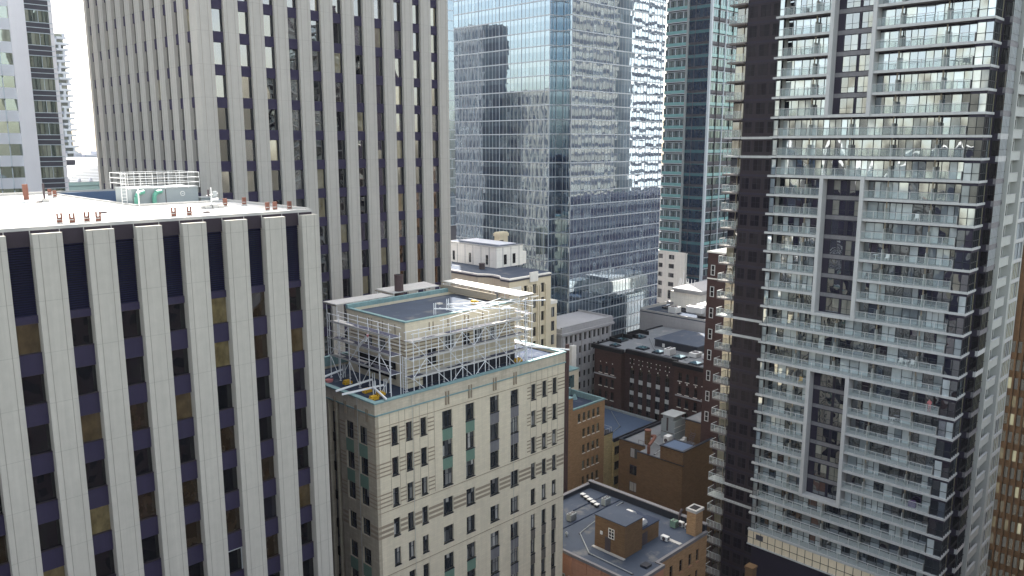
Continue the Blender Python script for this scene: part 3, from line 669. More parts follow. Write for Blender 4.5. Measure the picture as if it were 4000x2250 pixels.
rope('y', 55.3, -28.7, -75, 'thin rope down the limestone front between the narrow left windows'); rope('y', 72.1, -36, -75, 'thin rope down the limestone front through the grey panel column'); rope('x', 75.2, -28.7, -75, 'thin rope down the shaded left limestone wall')

# low wing behind the limestone building, with teal coping
lr_ = thing('rear_wing', 'small beige block with teal coping and green shuttered window behind limestone tower', 'building', (133, 122, GZ))
MB('limestone').box(124, 140.2, 118, 126.5, GZ, -52.2).build('wall', lr_); MB('teal_copper').box(123.9, 140.3, 117.9, 126.6, -52.19, -51.9).build('coping', lr_)
window('y', 117.93, 136.5, 138.5, -56.2, -53.2, 'glass_teal', 'teal_spandrel_dim', 3, 5, .06, .06).build('window', lr_)
b = MB('stack_brown'); b.tube((116.4, 101, GZ), (116.4, 101, -38.9), .42, 16); b.tube((115.8, 101, GZ), (115.8, 101, -40.4), .3, 12); tag(b.build('chimney_stack'), 'tall dark brown steel chimney between limestone tower and grey stone building', 'chimney')

# ================================================================ cream building behind
Eb = thing('cream_building', 'cream and white stone building with fluted pilasters and a white penthouse', 'building', (135, 140, GZ))
EX, EY = 127.1, 128.0; EZ = -30.2
pts = [(EX, EY), (141.2, EY), (141.2, 160), (EX, 160), (EX, 138.6), (128.2, 137), (129.0, 135.5), (128.6, 132.6), (127.6, 131.2), (EX, 130.8)]
gE = [(131.9, 133.1), (134.9, 136.2), (137.7, 139.0)]; rE = [(-32.6 - 3.45 * k, 2.3) for k in range(18)]
b = MB('cream_stone'); b.prism([(EX + .6, EY + .6), (141.2, EY + .6), (141.2, 160), (EX, 160), (EX, 138.6), (128.2, 137), (129.0, 135.5), (128.6, 132.6), (EX + .6, 131.2)], GZ, -31.2, 'cream_stone')
b.add(wall_with_holes('y', EY, EX, 141.2, gE, rE, -31.2, GZ, 'cream_stone', .55)); b.box(EX, EX + .55, EY + .56, 131.1, GZ, -31.2, 'cream_stone')
for x in (131.5, 133.5, 134.5, 136.6, 137.3, 139.4): b.box(x - .22, x + .22, EY - .3, EY, GZ, -33.0, 'cream_stone')
b.box(133.7, 136.4, EY - .35, EY - .05, -31.9, -29.6, 'white_stone')
b.build('wall', Eb)
cp = MB('white_stone')
def shift(p, d): return [(x - (d if x < 130 else 0), y - (d if y < 129 else 0)) for x, y in p]
cp.prism(shift(pts, .12), -31.19, -30.75, 'dark_band'); cp.prism(shift(pts, .16), -30.74, -30.4, 'white_stone'); cp.prism([(x + .5, y + .5) if x < 130 or y < 129 else (x - .5, y) for x, y in pts], -30.39, -30.37, 'roof_mid'); cp.build('roof', Eb)
bd = MB('white_stone')
for k, (r, h) in enumerate(rE[:9]):
    for a, c in gE: bd.box(a, c, EY + .02, EY + .1, r - 3.4, r - h - .02, 'white_stone')
bd.box(EX - .05, EX, EY, 131, -33.4, -32.5, 'white_stone'); bd.box(EX - .04, 131, EY - .05, EY, -33.4, -32.5)
bd.build('carved_panel', Eb)
ws = [window('y', EY + .3, a, c, r - h, r, 'glass_lime', 'window_frame_dark', 2, 1, .1, .08) for r, h in rE[:12] for a, c in gE]
for y0 in (139.4, 142.6, 145.8, 149): ws.append(window('x', EX - .06, y0, y0 + 1.0, -35.6, -33.4, 'glass_lime', 'window_frame_white', 1, 2, .1, .08, fix=.3))
for a in (133.2,): ws.append(window('x', 128.5, a, a + 1.1, -35.6, -33.4, 'glass_lime', 'window_frame_white', 1, 2, .1, .08, fix=.5))
ws.append(window('y', EY - .06, 128.6, 129.8, -35.6, -33.2, 'glass_lime', 'window_frame_white', 2, 1, .1, .08)); parts(Eb, 'window', ws)
b = MB('cream_stone'); b.box(141.21, 144, EY + .5, 150, GZ, -38.4); b.box(141.21, 144.1, EY + .4, 150, -38.39, -37.6, 'white_stone')
w2 = b.build('side_wing', Eb)
for k in range(6): window('y', EY + .42, 142, 143, -41.6 - 3.45 * k, -39.2 - 3.45 * k, 'glass_lime', 'window_frame_dark', 2, 1, .1, .06).build('window', w2)
b = MB('pale_render'); b.box(136, 145.3, 141.4, 160, -30.36, -25.3)
for x in (138.2, 141.0, 143.9): b.box(x - .04, x + .04, 141.36, 141.4, -30.3, -25.4, 'dark_band')
for y in (144, 147, 150, 153, 156): b.box(135.96, 136, y - .04, y + .04, -30.3, -25.4, 'dark_band')
b.box(135.85, 145.45, 141.25, 160.1, -25.29, -25.1, 'coping_grey'); b.box(136.3, 145, 141.7, 159.7, -25.09, -25.06, 'roof_mid'); b.box(138.5, 144.4, 143, 158, -25.05, -24.9, 'far_white')
p_ = b.build('penthouse', Eb)
for x in (139, 142.1): window('y', 141.34, x - .5, x + .5, -29.7, -27.2, 'glass_black', 'window_frame_dark', 2, 3, .08, .05).build('window', p_)
for y in (144.8, 151.1, 157.4): window('x', 135.94, y - .4, y + .4, -29.8, -27.4, 'glass_black', 'window_frame_dark', 2, 3, .08, .05).build('window', p_)
MB('white_stone').box(145.31, 147.4, 142.2, 144.2, -30.36, -27.2).build('lift_housing', Eb)
b = MB('cream_stone'); b.box(149.3, 152.4, 154, 156, -31, -24.6, 'cream_stone'); b.box(149.3, 150.7, 153.94, 153.99, -31, -25.6, 'dark_steel'); b.box(149.1, 152.6, 153.8, 156.2, -24.59, -23.8, 'cream_stone'); b.box(149.3, 152.4, 154, 156, -23.79, -23.5, 'cream_stone'); tag(b.build('chimney'), 'squat cream brick chimney behind the white penthouse', 'chimney')
for (x, y, h, l) in ((130.3, 156, 1.5, 'white rooftop ventilation unit on the cream building, beside the office tower'),):
    b = MB('white_paint'); b.box(x - 1.2, x + 1.2, y - 3, y + 1, -30.3, -29.2); b.box(x - .4, x + 1.2, y - 1.5, y + 1, -29.19, -28.5); tag(b.build('ventilation_unit', bevel=.04), l, 'ventilation unit')
b = MB('dark_steel'); b.tube((132.6, 143, -30.3), (132.6, 143, -29), .75, 16, 'dark_steel'); b.tube((132.6, 143, -29), (132.6, 143, -28.9), .82, 16); tag(b.build('roof_vent'), 'round dark roof vent on the cream building', 'roof vent')

# ================================================================ grey stone building
Gs = thing('grey_stone_building', 'grey stone building with projecting cornice and paired tall windows', 'building', (155, 133, GZ))
gy = 128.0; xs = [147.2, 150.15, 152.1, 153.9, 155.8, 157.6, 159.3, 161.3, 163.1]; xs = [146.9, 148.6, 150.4, 152.2, 154.1, 155.9, 157.8, 159.5, 161.4, 163.1]
cB = [(x - .1, x + .85) for x in xs]; rB = [(-47.35 - 3.2 * k, 1.95) for k in range(14)]
b = wall_with_holes('y', gy, 145.3, 165.2, cB, rB, -46.9, GZ, 'grey_stone', .5); b.box(145.3, 165.2, gy + .51, 139.5, GZ, -47.0, 'grey_stone'); b.build('wall', Gs)
b = MB('grey_stone'); b.box(144.8, 165.7, gy - .6, 139.6, -46.89, -46.3); b.box(145.1, 165.4, gy - .3, 139.5, -46.29, -45.2); b.box(145.2, 165.3, gy - .2, gy + .3, -45.19, -44.7); b.box(165, 165.3, gy + .31, 139.5, -45.19, -44.7); b.build('cornice', Gs)
b = MB('grey_stone')
for x in (145.9, 149.6, 153.3, 157.0, 160.7, 164.4): b.box(x - .25, x + .25, gy - .15, gy, GZ, -46.9)
b.box(145.3, 165.2, gy - .25, gy - .151, -57.2, -56.8); b.build('pilaster', Gs)
parts(Gs, 'window', [window('y', gy + .3, a, c, r - h, r, 'glass_black', 'window_frame_dark', 1, 2, .06, .06) for r, h in rB[:9] for a, c in cB])

# ================================================================ glass office tower
GT = thing('glass_office_tower', 'pale blue glass office tower with a notched corner and thin floor lines', 'building', (182, 162, GZ))
GTOP = 90
core = MB('dark_band'); core.box(163.2, 204.3, 141.3, 182.5, GZ, GTOP - .2); core.box(159.3, 163.19, 145.5, 182.5, GZ, GTOP - .2); core.build('wall', GT)
bands, lines = [], []
def edges(a0, a1, maj): return [a0] + maj + [a1]
eL = [145.2, 147.0, 155.4, 163.9, 172.3, 180.7, 182.7]; eR = [162.9, 171.4, 180.0, 188.2, 196.0, 202.8, 204.4]; e1 = [159, 160.3, 161.6, 162.9]; e2 = [141.0, 142.4, 143.8, 145.2]
def gfloor(ax, c, E, z, fl, lit=None):
    out = []
    for a, d in zip(E, E[1:]):
        b = MB('glass_office'); n = max(1, round((d - a) / 1.42)); X = [a + (d - a) * i / n for i in range(n + 1)]
        base = random.random()
        for i in range(n):
            r = base if random.random() < .6 else random.random()
            sp = random.random()
            for z0, z1, m in ((z + .28, z + 2.45, 'glass_office'), (z + 2.45, z + 3.75, 'glass_office_spandrel')):
                (b.py if ax == 'y' else b.px)(c, X[i], X[i + 1], z0, z1, m, r if m == 'glass_office' else sp)
            q = X[i]; w = .06 if i == 0 else .022
            if ax == 'y': b.box(q - w, q + w, c - .05 - w, c - .002, z + .28, z + 3.75, 'slab_light' if i == 0 else 'mullion_pale')
            else: b.box(c - .05 - w, c - .002, q - w, q + w, z + .28, z + 3.75, 'slab_light' if i == 0 else 'mullion_pale')
        out.append(b)
    return out
for k in range(-3, 27):
    z = 32.35 - 3.757 * k
    b = MB('slab_light')
    b.box(158.88, 159.2, 145.12, 182.8, z, z + .28); b.box(159.2, 162.8, 145.08, 145.3, z, z + .28); b.box(162.78, 163, 141.0, 145.07, z, z + .28); b.box(162.78, 204.5, 140.88, 141.1, z, z + .28); lines.append(b)
    bb = gfloor('x', 159, eL, z, k) + gfloor('y', 145.2, [159, 162.9], z, k) + gfloor('x', 162.9, [141.0, 145.2], z, k) + gfloor('y', 141.0, eR, z, k)
    # one ribbon of panes per floor and face
    L_, N_, R_ = MB('glass_office'), MB('glass_office'), MB('glass_office')
    for q in bb[:6]: L_.add(q)
    for q in bb[6:8]: N_.add(q)
    for q in bb[8:]: R_.add(q)
    bands += [L_, N_, R_]
parts(GT, 'window_ribbon', bands); parts(GT, 'floor_edge', lines)
G2 = thing('glass_tower', 'sliver of a farther blue glass tower beside the concrete office tower', 'building', (262, 306, GZ))
MB('dark_band').box(250.5, 262, 300.4, 312, GZ, 78).build('wall', G2)
bn = []
for k in range(-4, 24):
    z = 66 - 4.6 * k; b = MB('glass_office')
    for i in range(8): b.py(300, 250.5 + 1.3 * i, 251.8 + 1.3 * i, z + .35, z + 4.6, 'glass_office')
    b.box(250.4, 261, 299.8, 300.3, z, z + .35, 'slab_light'); bn.append(b)
parts(G2, 'window_ribbon', bn)

# ================================================================ teal tower with stone base
ST = thing('teal_tower', 'dark teal glass tower with mint spandrel bands over a pale stone base', 'building', (236, 146, GZ)); SX, SYY = 225.5, 138.7
MB('dark_band').box(SX + .3, 246, SYY + .3, 155, GZ, 60).build('wall', ST)
rb, lines = [], []
for k in range(-4, 40):
    z = 41.2 - 3.68 * k
    big = (k % 2 == 0)
    b = MB('glass_teal')
    if z > -38.5:                                     # bright left strip
        for i in range(6): a = 147.3 + 1.28 * i; b.px(SX - .5, a, a + 1.28, z + 1.25, z + 3.1, 'glass_teal'); b.box(SX - .62, SX - .51, a - (.11 if i % 2 else .04), a + (.11 if i % 2 else .04), z + 1.25, z + 3.1, 'column_pale' if i % 2 else 'mullion')
        b.box(SX - .6, SX, 147.2, 155, z + .35, z + 1.25, 'teal_spandrel'); b.box(SX - .7, SX, 147.2, 155, z + .1, z + .3, 'column_pale'); b.box(SX - .66, SX, 147.2, 155, z + 3.25, z + 3.4, 'column_pale')
        rb.append(b); b = MB('glass_navy')
    for i in range(6): a = 139.0 + 1.35 * i; b.px(SX, a, a + 1.35, z + .9, z + 3.68, 'glass_navy'); b.box(SX - .05, SX - .002, a - .03, a + .03, z + .9, z + 3.6, 'mullion')
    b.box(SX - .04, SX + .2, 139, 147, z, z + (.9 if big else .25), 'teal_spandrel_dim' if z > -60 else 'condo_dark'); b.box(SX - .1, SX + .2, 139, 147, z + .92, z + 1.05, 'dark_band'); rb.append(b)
    b = MB('glass_teal')
    for i in range(14): a = SX + 1.0 + 1.3 * i; b.py(SYY, a, a + 1.3, z + 1.0, z + 3.1, 'glass_teal'); b.box(a - .03, a + .03, SYY - .05, SYY - .002, z + 1.0, z + 3.1, 'mullion_pale' if i % 3 == 0 else 'mullion')
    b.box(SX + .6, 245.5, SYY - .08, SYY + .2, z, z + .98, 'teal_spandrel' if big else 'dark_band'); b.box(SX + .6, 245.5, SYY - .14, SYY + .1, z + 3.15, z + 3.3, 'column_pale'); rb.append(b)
parts(ST, 'window_ribbon', rb)
cl = []
for x0, x1, y0, y1, m in ((SX - .25, SX + .5, SYY - .25, SYY + .5, 'column_pale'), (SX - .75, SX + .1, 146.7, 147.15, 'unit_grey'), (SX - .12, SX + .1, 144.3, 144.5, 'dark_band'), (229.6, 229.85, SYY - .3, SYY + .1, 'mullion'), (233.7, 234.0, SYY - .3, SYY + .1, 'column_pale'), (238.0, 238.3, SYY - .3, SYY + .1, 'mullion')):
    cl.append(MB(m).box(x0, x1, y0, y1, GZ, 60))
for q in cl: q.build('column', ST)
rS = [(-36.4 - 3.05 * k, 1.5) for k in range(4)] + [(-48.3 - 4.8 * k, 3.0) for k in range(9)]
cS = [(148.4, 150.6), (152.9, 154.6)]
b = wall_with_holes('x', SX - 1.2, 144.2, 157, cS, rS, -35.3, GZ, 'white_stone', .5); b.box(SX - .69, SX + 3, 144.2, 157, GZ, -35.5, 'white_stone'); b.build('stone_base', ST)
for r, h in rS[:8]:
    for a, c in cS: window('x', SX - .95, a, c, r - h, r, 'glass_lime', 'window_frame_dark', 3 if c - a > 2 else 2, 2 if h > 2 else 1, .1, .08).build('window', ST)

# ================================================================ dark red brick building with arched windows
RB_ = thing('red_brick_building', 'dark red brick building with tall arched window bays and black cornice', 'building', (168, 109, GZ))
zt = -50.9
def rwin(x, a, c, z0, z1, arch=False):
    b = window('x', x + .25, a, c, z0, z1, 'glass_black', 'window_frame_dark', 2, 2, .07, .06)
    if arch:
        m = (a + c) / 2; w = (c - a) / 2; n = 10; P = [(x + .31, m + w * math.cos(math.pi * i / n), z1 + w * math.sin(math.pi * i / n)) for i in range(n + 1)]
        i0 = len(b.v); b.v += P; b.cur('glass_black'); b.face([i0 + i for i in range(n + 1)], .2)
    return b
left = [(119.0, 119.95), (120.9, 121.85), (122.8, 123.75)]; right = [(93.0, 93.9), (95.1, 96.0), (97.3, 98.3), (99.3, 100.3)]
rowL = [(-55.1, 1.9), (-58.3, 2.1), (-61.6, 2.1), (-64.9, 2.1)]; rowR = [(-52.4, 2.0), (-55.5, 2.0), (-58.6, 2.1), (-61.8, 2.1), (-65, 2.1)]
arc = [(103.7, 105.0), (106.3, 107.7), (108.9, 110.25), (111.4, 112.8), (114.0, 115.4)]
b = wall_with_holes('x', 155, 116.8, 125.3, left, rowL, zt, GZ, 'dark_red_brick', .4); b.box(155.41, 185, 117, 125.3, GZ, zt, 'dark_red_brick')
b.add(wall_with_holes('x', 155, 92, 101.5, right, rowR, zt, GZ, 'dark_red_brick', .4)); b.box(155.41, 185, 92.01, 101.4, GZ, zt, 'dark_red_brick')
c_ = wall_with_holes('x', 156.6, 101.5, 116.8, arc, [(-55.2, 14)], -55.2, GZ, 'red_brick', .4); b.add(c_)
n = 12                                               # brick round the arches
b.cur('red_brick'); ey = 101.5
for a, c in arc:
    m = (a + c) / 2; w = (c - a) / 2; top = -55.2 + w + .05
    b.box(156.6, 157, ey, a, -55.2, top)
    ang = [math.pi * i / n for i in range(n + 1)]
    for i in range(n):
        y0, z0 = m - w * math.cos(ang[i]), -55.2 + w * math.sin(ang[i]); y1, z1 = m - w * math.cos(ang[i + 1]), -55.2 + w * math.sin(ang[i + 1])
        b.quad((156.6, y1, z1), (156.6, y0, z0), (156.6, y0, top), (156.6, y1, top), None, .5)
    ey = c
b.box(156.6, 157, ey, 116.8, -55.2, top); b.box(156.6, 157, 101.5, 116.8, top, zt); b.box(157.01, 185, 101.41, 116.99, GZ, zt, 'red_brick')
b.build('wall', RB_)
ws, pn = [], []
for a, c in left: ws += [rwin(155, a, c, r - h, r) for r, h in rowL]
for a, c in right: ws += [rwin(155, a, c, r - h, r) for r, h in rowR]
for a, c in arc:
    ws.append(rwin(156.6, a, c, -57.3, -55.2, True))
    for k in range(4):
        z = -57.35 - 3.1 * k; pn.append(MB('mullion_pale').box(156.8, 156.95, a + .03, c - .03, z - 1.05, z)); ws.append(rwin(156.6, a, c, z - 3.1, z - 1.07))
    m = (a + c) / 2
    ws.append(MB('glass_black').box(156.56, 156.59, m - .22, m + .22, -53.6, -52.2))
parts(RB_, 'window', ws); parts(RB_, 'panel', pn)
tr = []
def T_(*q, m='white_stone'): tr.append(MB(m).box(*q))
for a, c in arc:
    m = (a + c) / 2
    for dy in (-.55, .55):
        for z in (-52.3, -53.4): T_(156.55, 156.6, m + dy - .1, m + dy + .1, z - .1, z + .1)
    T_(156.52, 156.6, m - .09, m + .09, -54.5, -54.15)
for m in (119.5, 121.4, 123.3): tr.append(MB('white_stone').tube((154.98, m, -54.2), (154.93, m, -54.2), .16, 4))
for m in (95.5, 97.8, 99.8): tr.append(MB('white_stone').tube((154.98, m, -54.9), (154.93, m, -54.9), .22, 4))
for q in tr: q.build('stone_ornament', RB_)
tr = []
for a, c in left + right:
    for r, h in (rowL if a > 110 else rowR): T_(154.9, 155, a - .1, c + .1, r - h - .13, r - h)
for q in tr: q.build('window_sill', RB_)
MB('grey_stone').box(154.7, 154.99, 118.3, 125.2, -57.6, -57.35).build('ledge', RB_); MB('grey_stone').box(154.7, 154.99, 92.3, 100.8, -58.0, -57.75).build('ledge', RB_)
b = MB('black_cornice'); b.box(154.2, 155.2, 116.2, 125.9, zt, -49.9); b.box(155.8, 156.8, 101.5, 116.19, zt, -49.9); b.box(154.2, 155.2, 91.6, 101.49, zt, -49.9); b.box(155.21, 185, 125.3, 125.8, zt, -50.1); b.build('cornice', RB_)
MB('roof_pale').prism([(155.2, 92), (185, 92), (185, 125.3), (155.2, 125.3), (155.2, 116.8), (156.8, 116.8), (156.8, 101.5), (155.2, 101.5)], zt + .01, -50.35).build('roof', RB_)
b = MB('black_cornice')
for x, y in ((164, 125.1), (171, 124.9)):
    b.box(x - 3, x + 2.6, y, y + .25, -50.34, -49.2); b.box(x - 3, x - 2.75, y - 3.5, y - .01, -50.34, -49.3); b.box(x + 2.4, x + 2.6, y - 3.0, y - .01, -50.34, -49.3)
b.build('parapet', RB_)
zr = -50.34
for i, (x, y, sx, sy, l) in enumerate(((157.9, 121.0, 1.0, 1.1, 'nearest the left front corner'), (163.5, 123.4, 1.4, 1.3, 'inside the left raised parapet'), (169.5, 122.0, 1.3, 1.3, 'inside the right raised parapet'), (160.4, 114.4, 1.2, 1.3, 'alone in the middle of the roof'), (159.9, 109.3, 1.2, 1.2, 'left of the twin fan unit'), (159.5, 103.0, 1.4, 1.3, 'right of the twin fan unit'), (157.3, 97.2, 1.3, 1.3, 'at the right front corner of the roof'))):
    b = MB('flashing_dark'); b.box(x - sx, x + sx, y - sy, y + sy, zr, zr + .35, 'flashing_dark'); b.box(x - sx + .2, x + sx - .2, y - sy + .2, y + sy - .2, zr + .36, zr + .45, 'glass_teal')
    n0 = len(b.v); b.v += [(x - sx + .25, y - sy + .25, zr + .46), (x + sx - .25, y - sy + .25, zr + .46), (x + sx - .25, y + sy - .25, zr + .46), (x - sx + .25, y + sy - .25, zr + .46), (x, y, zr + .85)]
    for q in ((0, 1, 4), (1, 2, 4), (2, 3, 4), (3, 0, 4)): b.face([n0 + k for k in q])
    tag(b.build('skylight'), 'square skylight on the red brick roof, ' + l, 'skylight', 'skylights on the red brick roof')
def acbox(x, y, z, sx, sy, sz, l, mat='white_paint', fans=0, name='air_conditioner', side=False, group=None):
    t = thing(name, l, 'air conditioner', (x, y, z), group)
    b = MB(mat); b.box(x - sx, x + sx, y - sy, y + sy, z + .12, z + sz); b.box(x - sx + .1, x + sx - .1, y - sy + .1, y + sy - .1, z, z + .12, 'dark_steel'); b.build('casing', t, bevel=.03)
    for i in range(fans):
        if side: f = MB('dark_steel'); f.tube((x - sx - .005, y, z + sz * .55), (x - sx - .03, y, z + sz * .55), min(sy, sz / 2) * .75, 16)
        else: o = (i - (fans - 1) / 2) * 2 * sx / fans; f = MB('dark_steel'); f.tube((x + o, y, z + sz), (x + o, y, z + sz + .05), min(sx / fans, sy) * .8, 16); f.tube((x + o, y, z + sz + .05), (x + o, y, z + sz + .07), .1, 8, mat)
        f.build('fan', t)
    b = MB('dark_steel')
    for i in range(6): zz = z + .25 + (sz - .4) * i / 6; b.box(x - sx * .8, x + sx * .8, y - sy - .02, y - sy, zz, zz + .04)
    b.build('grille', t); return t
acbox(160.2, 106.3, zr, 1.3, .8, 1.7, 'white twin fan cooling unit between two skylights on the red brick roof', fans=2)
acbox(163.2, 101.0, zr, 1.4, 1.0, 1.1, 'low white air conditioner by the dark roof cabin, left of its twin', fans=1)
acbox(163.6, 98.0, zr, 1.2, .9, 1.1, 'low white air conditioner by the dark roof cabin, right of its twin', fans=1)
b = MB('flashing_dark'); b.box(165, 178, 101.6, 114, zr, -48.6, 'flashing_dark'); b.box(164.8, 178.2, 101.4, 114.2, -48.59, -48.35, 'roof_mid'); b.box(164.9, 164.99, 111, 111.7, -50.2, -49.3, 'white_paint')
tag(b.build('roof_cabin'), 'long dark clad cabin with a grey flat top on the red brick roof', 'roof cabin')
# grey roof with air handling duct behind
Rg = thing('grey_flat_building', 'low grey building with flat roof and big white air handler behind the dark cabin', 'building', (196, 116, GZ))
MB('grey_stone').box(186, 210, 98, 134, GZ, -47.5).build('wall', Rg); b = MB('roof_mid'); b.box(186, 210, 98, 134, -47.49, -47.2); b.box(186, 186.3, 98, 134, -47.19, -46.7, 'coping_grey'); b.box(186.31, 210, 133.7, 134, -47.19, -46.4, 'coping_grey'); b.build('roof', Rg)
t = thing('air_handler', 'big white boxy rooftop air handler with a bent intake duct', 'air handler', (193, 116, -47.2))
b = MB('white_paint'); b.box(189, 201, 113.4, 117.4, -46.6, -43.4); b.build('casing', t, bevel=.1)
MB('white_paint').box(187.2, 188.99, 114.5, 119.6, -45.8, -43.9).build('intake', t, bevel=.3); b = MB('dark_steel'); [b.box(x, x + .3, 113.5, 117.3, -47.2, -46.61) for x in (189.5, 194.5, 200)]; b.build('skid', t)
acbox(190, 125.0, -47.2, 1.3, 1.3, 1.8, 'round capped white exhaust unit left of the big air handler', fans=1)
b = MB('flashing_dark')
for i in range(7): b.box(192 + i * .1, 200, 123 + i * 1.2, 123.8 + i * 1.2, -47.2, -46.7)
tag(b.build('panel_row'), 'row of dark low panels on the grey flat roof', 'roof panels')
# white classical building
Wc = thing('white_arched_building', 'white stone building with bracketed cornice and arched windows', 'building', (206, 126, GZ))
MB('pale_render').box(196, 214, 120.6, 130.5, GZ, -42.3).build('wall', Wc)
b = MB('grey_stone'); b.box(195.2, 214, 119.8, 129, -42.29, -41.7); b.box(194.9, 214, 119.5, 129.3, -41.69, -41.1); b.box(195.6, 214, 129.31, 131.5, -46.3, -45.5); b.build('cornice', Wc)
for y in (122.2, 124.3):
    w = MB('white_paint'); w.box(195.85, 195.99, y - .75, y + .75, -49.6, -46.8); w.tube((195.86, y, -46.8), (195.99, y, -46.8), .75, 20); w.box(195.78, 195.84, y - .55, y + .55, -49.4, -46.8, 'glass_black'); w.tube((195.78, y, -46.8), (195.84, y, -46.8), .55, 20, 'glass_black'); w.build('window', Wc)
b = MB('scaffold_steel')
for i in range(7): a = 124 + i * .9; b.tube((198, a, -41.1), (198 + random.random(), a + random.uniform(-1, 1), -38.6), .07, 5)
b.tube((198, 127.6, -41), (198, 127.6, -36.8), .12, 6, 'white_paint'); b.tube((197.6, 126, -39.8), (197.5, 126, -39.8), .45, 12, 'white_paint'); tag(b.build('antenna_mast'), 'jumble of white antenna masts and dishes on the white arched building', 'antenna mast')
# narrow brown brick building beside the condo
Nb = thing('brown_brick_tower', 'narrow brown brick tower with white trimmed sash windows beside the condo balconies', 'building', (149, 77, GZ))
MB('dark_red_brick').box(140.2, 158, 70, 84.8, GZ, -21.4).build('wall', Nb); b = MB('white_stone'); b.box(140.0, 158, 69.9, 84.95, -21.39, -21.1); b.box(140.1, 140.19, 70, 84.8, -26.7, -26.45); b.build('coping', Nb)
for k in range(8): window('x', 140.1, 83.1, 84.0, -25.9 - 4.35 * k, -23.8 - 4.35 * k, 'glass_black', 'white_paint', 1, 2, .12, .08).build('window', Nb)
# blue grey flat roof, yellow wall
Bl = thing('yellow_brick_building', 'low yellow brick building with a large blue grey flat roof', 'building', (146, 114, GZ))
MB('yellow_brick').box(138.1, 155, 105.5, 122, GZ, -66.4).build('wall', Bl)
b = MB('roof_bluegrey'); b.box(138.4, 154.9, 105.8, 121.9, -66.39, -65.9); b.box(138.1, 155, 105.5, 105.79, -66.39, -65.5, 'flashing_dark'); b.box(154.2, 154.9, 105.81, 121.9, -65.89, -65.4, 'unit_grey'); b.build('roof', Bl)
for k in range(4): window('y', 105.42, 138.3, 140.2, -69.4 - 3.6 * k, -67.5 - 3.6 * k, 'glass_black', 'window_frame_dark', 2, 1, .08, .06).build('window', Bl)
# orange brick building
Ob = thing('orange_brick_building', 'orange brick building with teal edged sunken roof and rows of white silled windows', 'building', (128, 111, GZ))
co = [(125.9, 126.85), (127.5, 128.4), (129.1, 130.0), (130.7, 131.65), (132.25, 133.2)]; ro = [(-56.9 - 3.66 * k, 1.9) for k in range(8)]
b = wall_with_holes('y', 106, 118, 135, co, ro, -55.75, GZ, 'orange_brick', .4); b.box(118, 135, 106.41, 116, GZ, -56.8, 'orange_brick'); b.box(118, 124.2, 106, 116, -56.79 + 1.05, -52.9); b.build('wall', Ob)
b = MB('teal_copper'); b.box(124.21, 135.1, 105.9, 106.35, -55.74, -55.4); b.box(134.7, 135.1, 106.36, 116, -56.7, -55.4); b.box(124.21, 134.69, 115.6, 116, -56.7, -55.0); b.box(118, 124.3, 105.9, 116, -52.89, -52.7); b.tube((126, 115.3, -54.9), (134, 115.3, -54.9), .3, 8); b.build('coping', Ob)
MB('roof_dark').box(124.21, 134.69, 106.42, 115.59, -56.79, -56.7).build('roof', Ob)
MB('teal_copper').tube((132.9, 113, -56.7), (132.9, 113, -55.6), .7, 12, r2=.2).build('roof_vent', Ob)
b = MB('yellow_brick'); b.box(135.01, 138.09, 106, 116, GZ, -64.1, 'yellow_brick'); b.box(135.0, 138.1, 105.9, 116, -64.09, -63.9, 'flashing_dark')
for i in range(5): b.tube((135.3 + i * .65, 106.2, -63.9), (135.3 + i * .65, 106.2, -62.9), .03, 5, 'white_paint')
b.tube((135.3, 106.2, -62.9), (138, 106.2, -62.9), .03, 5); b.tube((138, 106.2, -62.9), (138, 110, -62.9), .03, 5); b.build('annexe', Ob)
ws = []
for k, (r, h) in enumerate(ro[:7]):
    for a, c in (co if k == 0 else co[1:]):
        w = window('y', 106.2, a, c, r - h, r, 'glass_green', 'window_frame_dark', 1, 2, .07, .06); w.box(a - .06, c + .06, 105.9, 106.2, r - h - .14, r - h - .001, 'white_stone'); ws.append(w)
for k, (r, h) in enumerate(ro[1:7]): a, c = co[0]; ws.append(MB('orange_brick').box(a, c, 106.05, 106.3, r - h, r))
parts(Ob, 'window', ws)
b = MB('white_stone'); b.box(147.2, 148.9, 126.2, 127.2, GZ, -49.5); tag(b.build('downpipe_shaft'), 'tall pale vertical duct between grey stone and red brick buildings', 'duct')

# ================================================================ brown brick building with a notch
Bb = thing('brown_brick_building', 'brown brick building with blank walls and cluttered flat roof near the condo', 'building', (136, 90, GZ))
b = MB('brown_brick'); b.prism([(128.7, 81.5), (150, 81.5), (150, 99), (131.3, 99), (131.3, 92.4), (128.7, 92.4)], GZ, -62.45, 'brown_brick'); b.box(128.7, 133.4, 81.5, 86.8, -62.44, -59.4); b.box(133.41, 139.5, 81.5, 81.8, -62.44, -59.4)
b.box(131.3, 131.55, 92.41, 98.9, -62.44, -61.9); b.box(128.7, 128.95, 86.81, 92.4, -62.44, -62.2); b.build('wall', Bb)
MB('roof_pale').prism([(128.96, 86.81), (150, 86.81), (150, 98.9), (131.56, 98.9), (131.56, 92.3), (128.96, 92.3)], -62.44, -62.36).build('roof', Bb)
b = MB('flashing_dark'); b.box(128.5, 128.98, 81.3, 92.5, -59.39 if 0 else -62.2, -62.1); b.box(131.1, 131.6, 92.5, 99.1, -61.89, -61.78)
for q in ((128.5, 129.0, 81.3, 86.9), (129.0, 133.6, 86.5, 86.9), (129.0, 139.6, 81.3, 81.85), (133.2, 133.6, 81.86, 86.49)): b.box(q[0], q[1], q[2], q[3], -59.39, -59.2)
b.box(131.6, 150, 98.7, 99.1, -62.3, -61.8); b.build('flashing', Bb); MB('roof_bluegrey').box(129.01, 133.19, 81.86, 86.49, -59.395, -59.3).build('upper_roof', Bb)
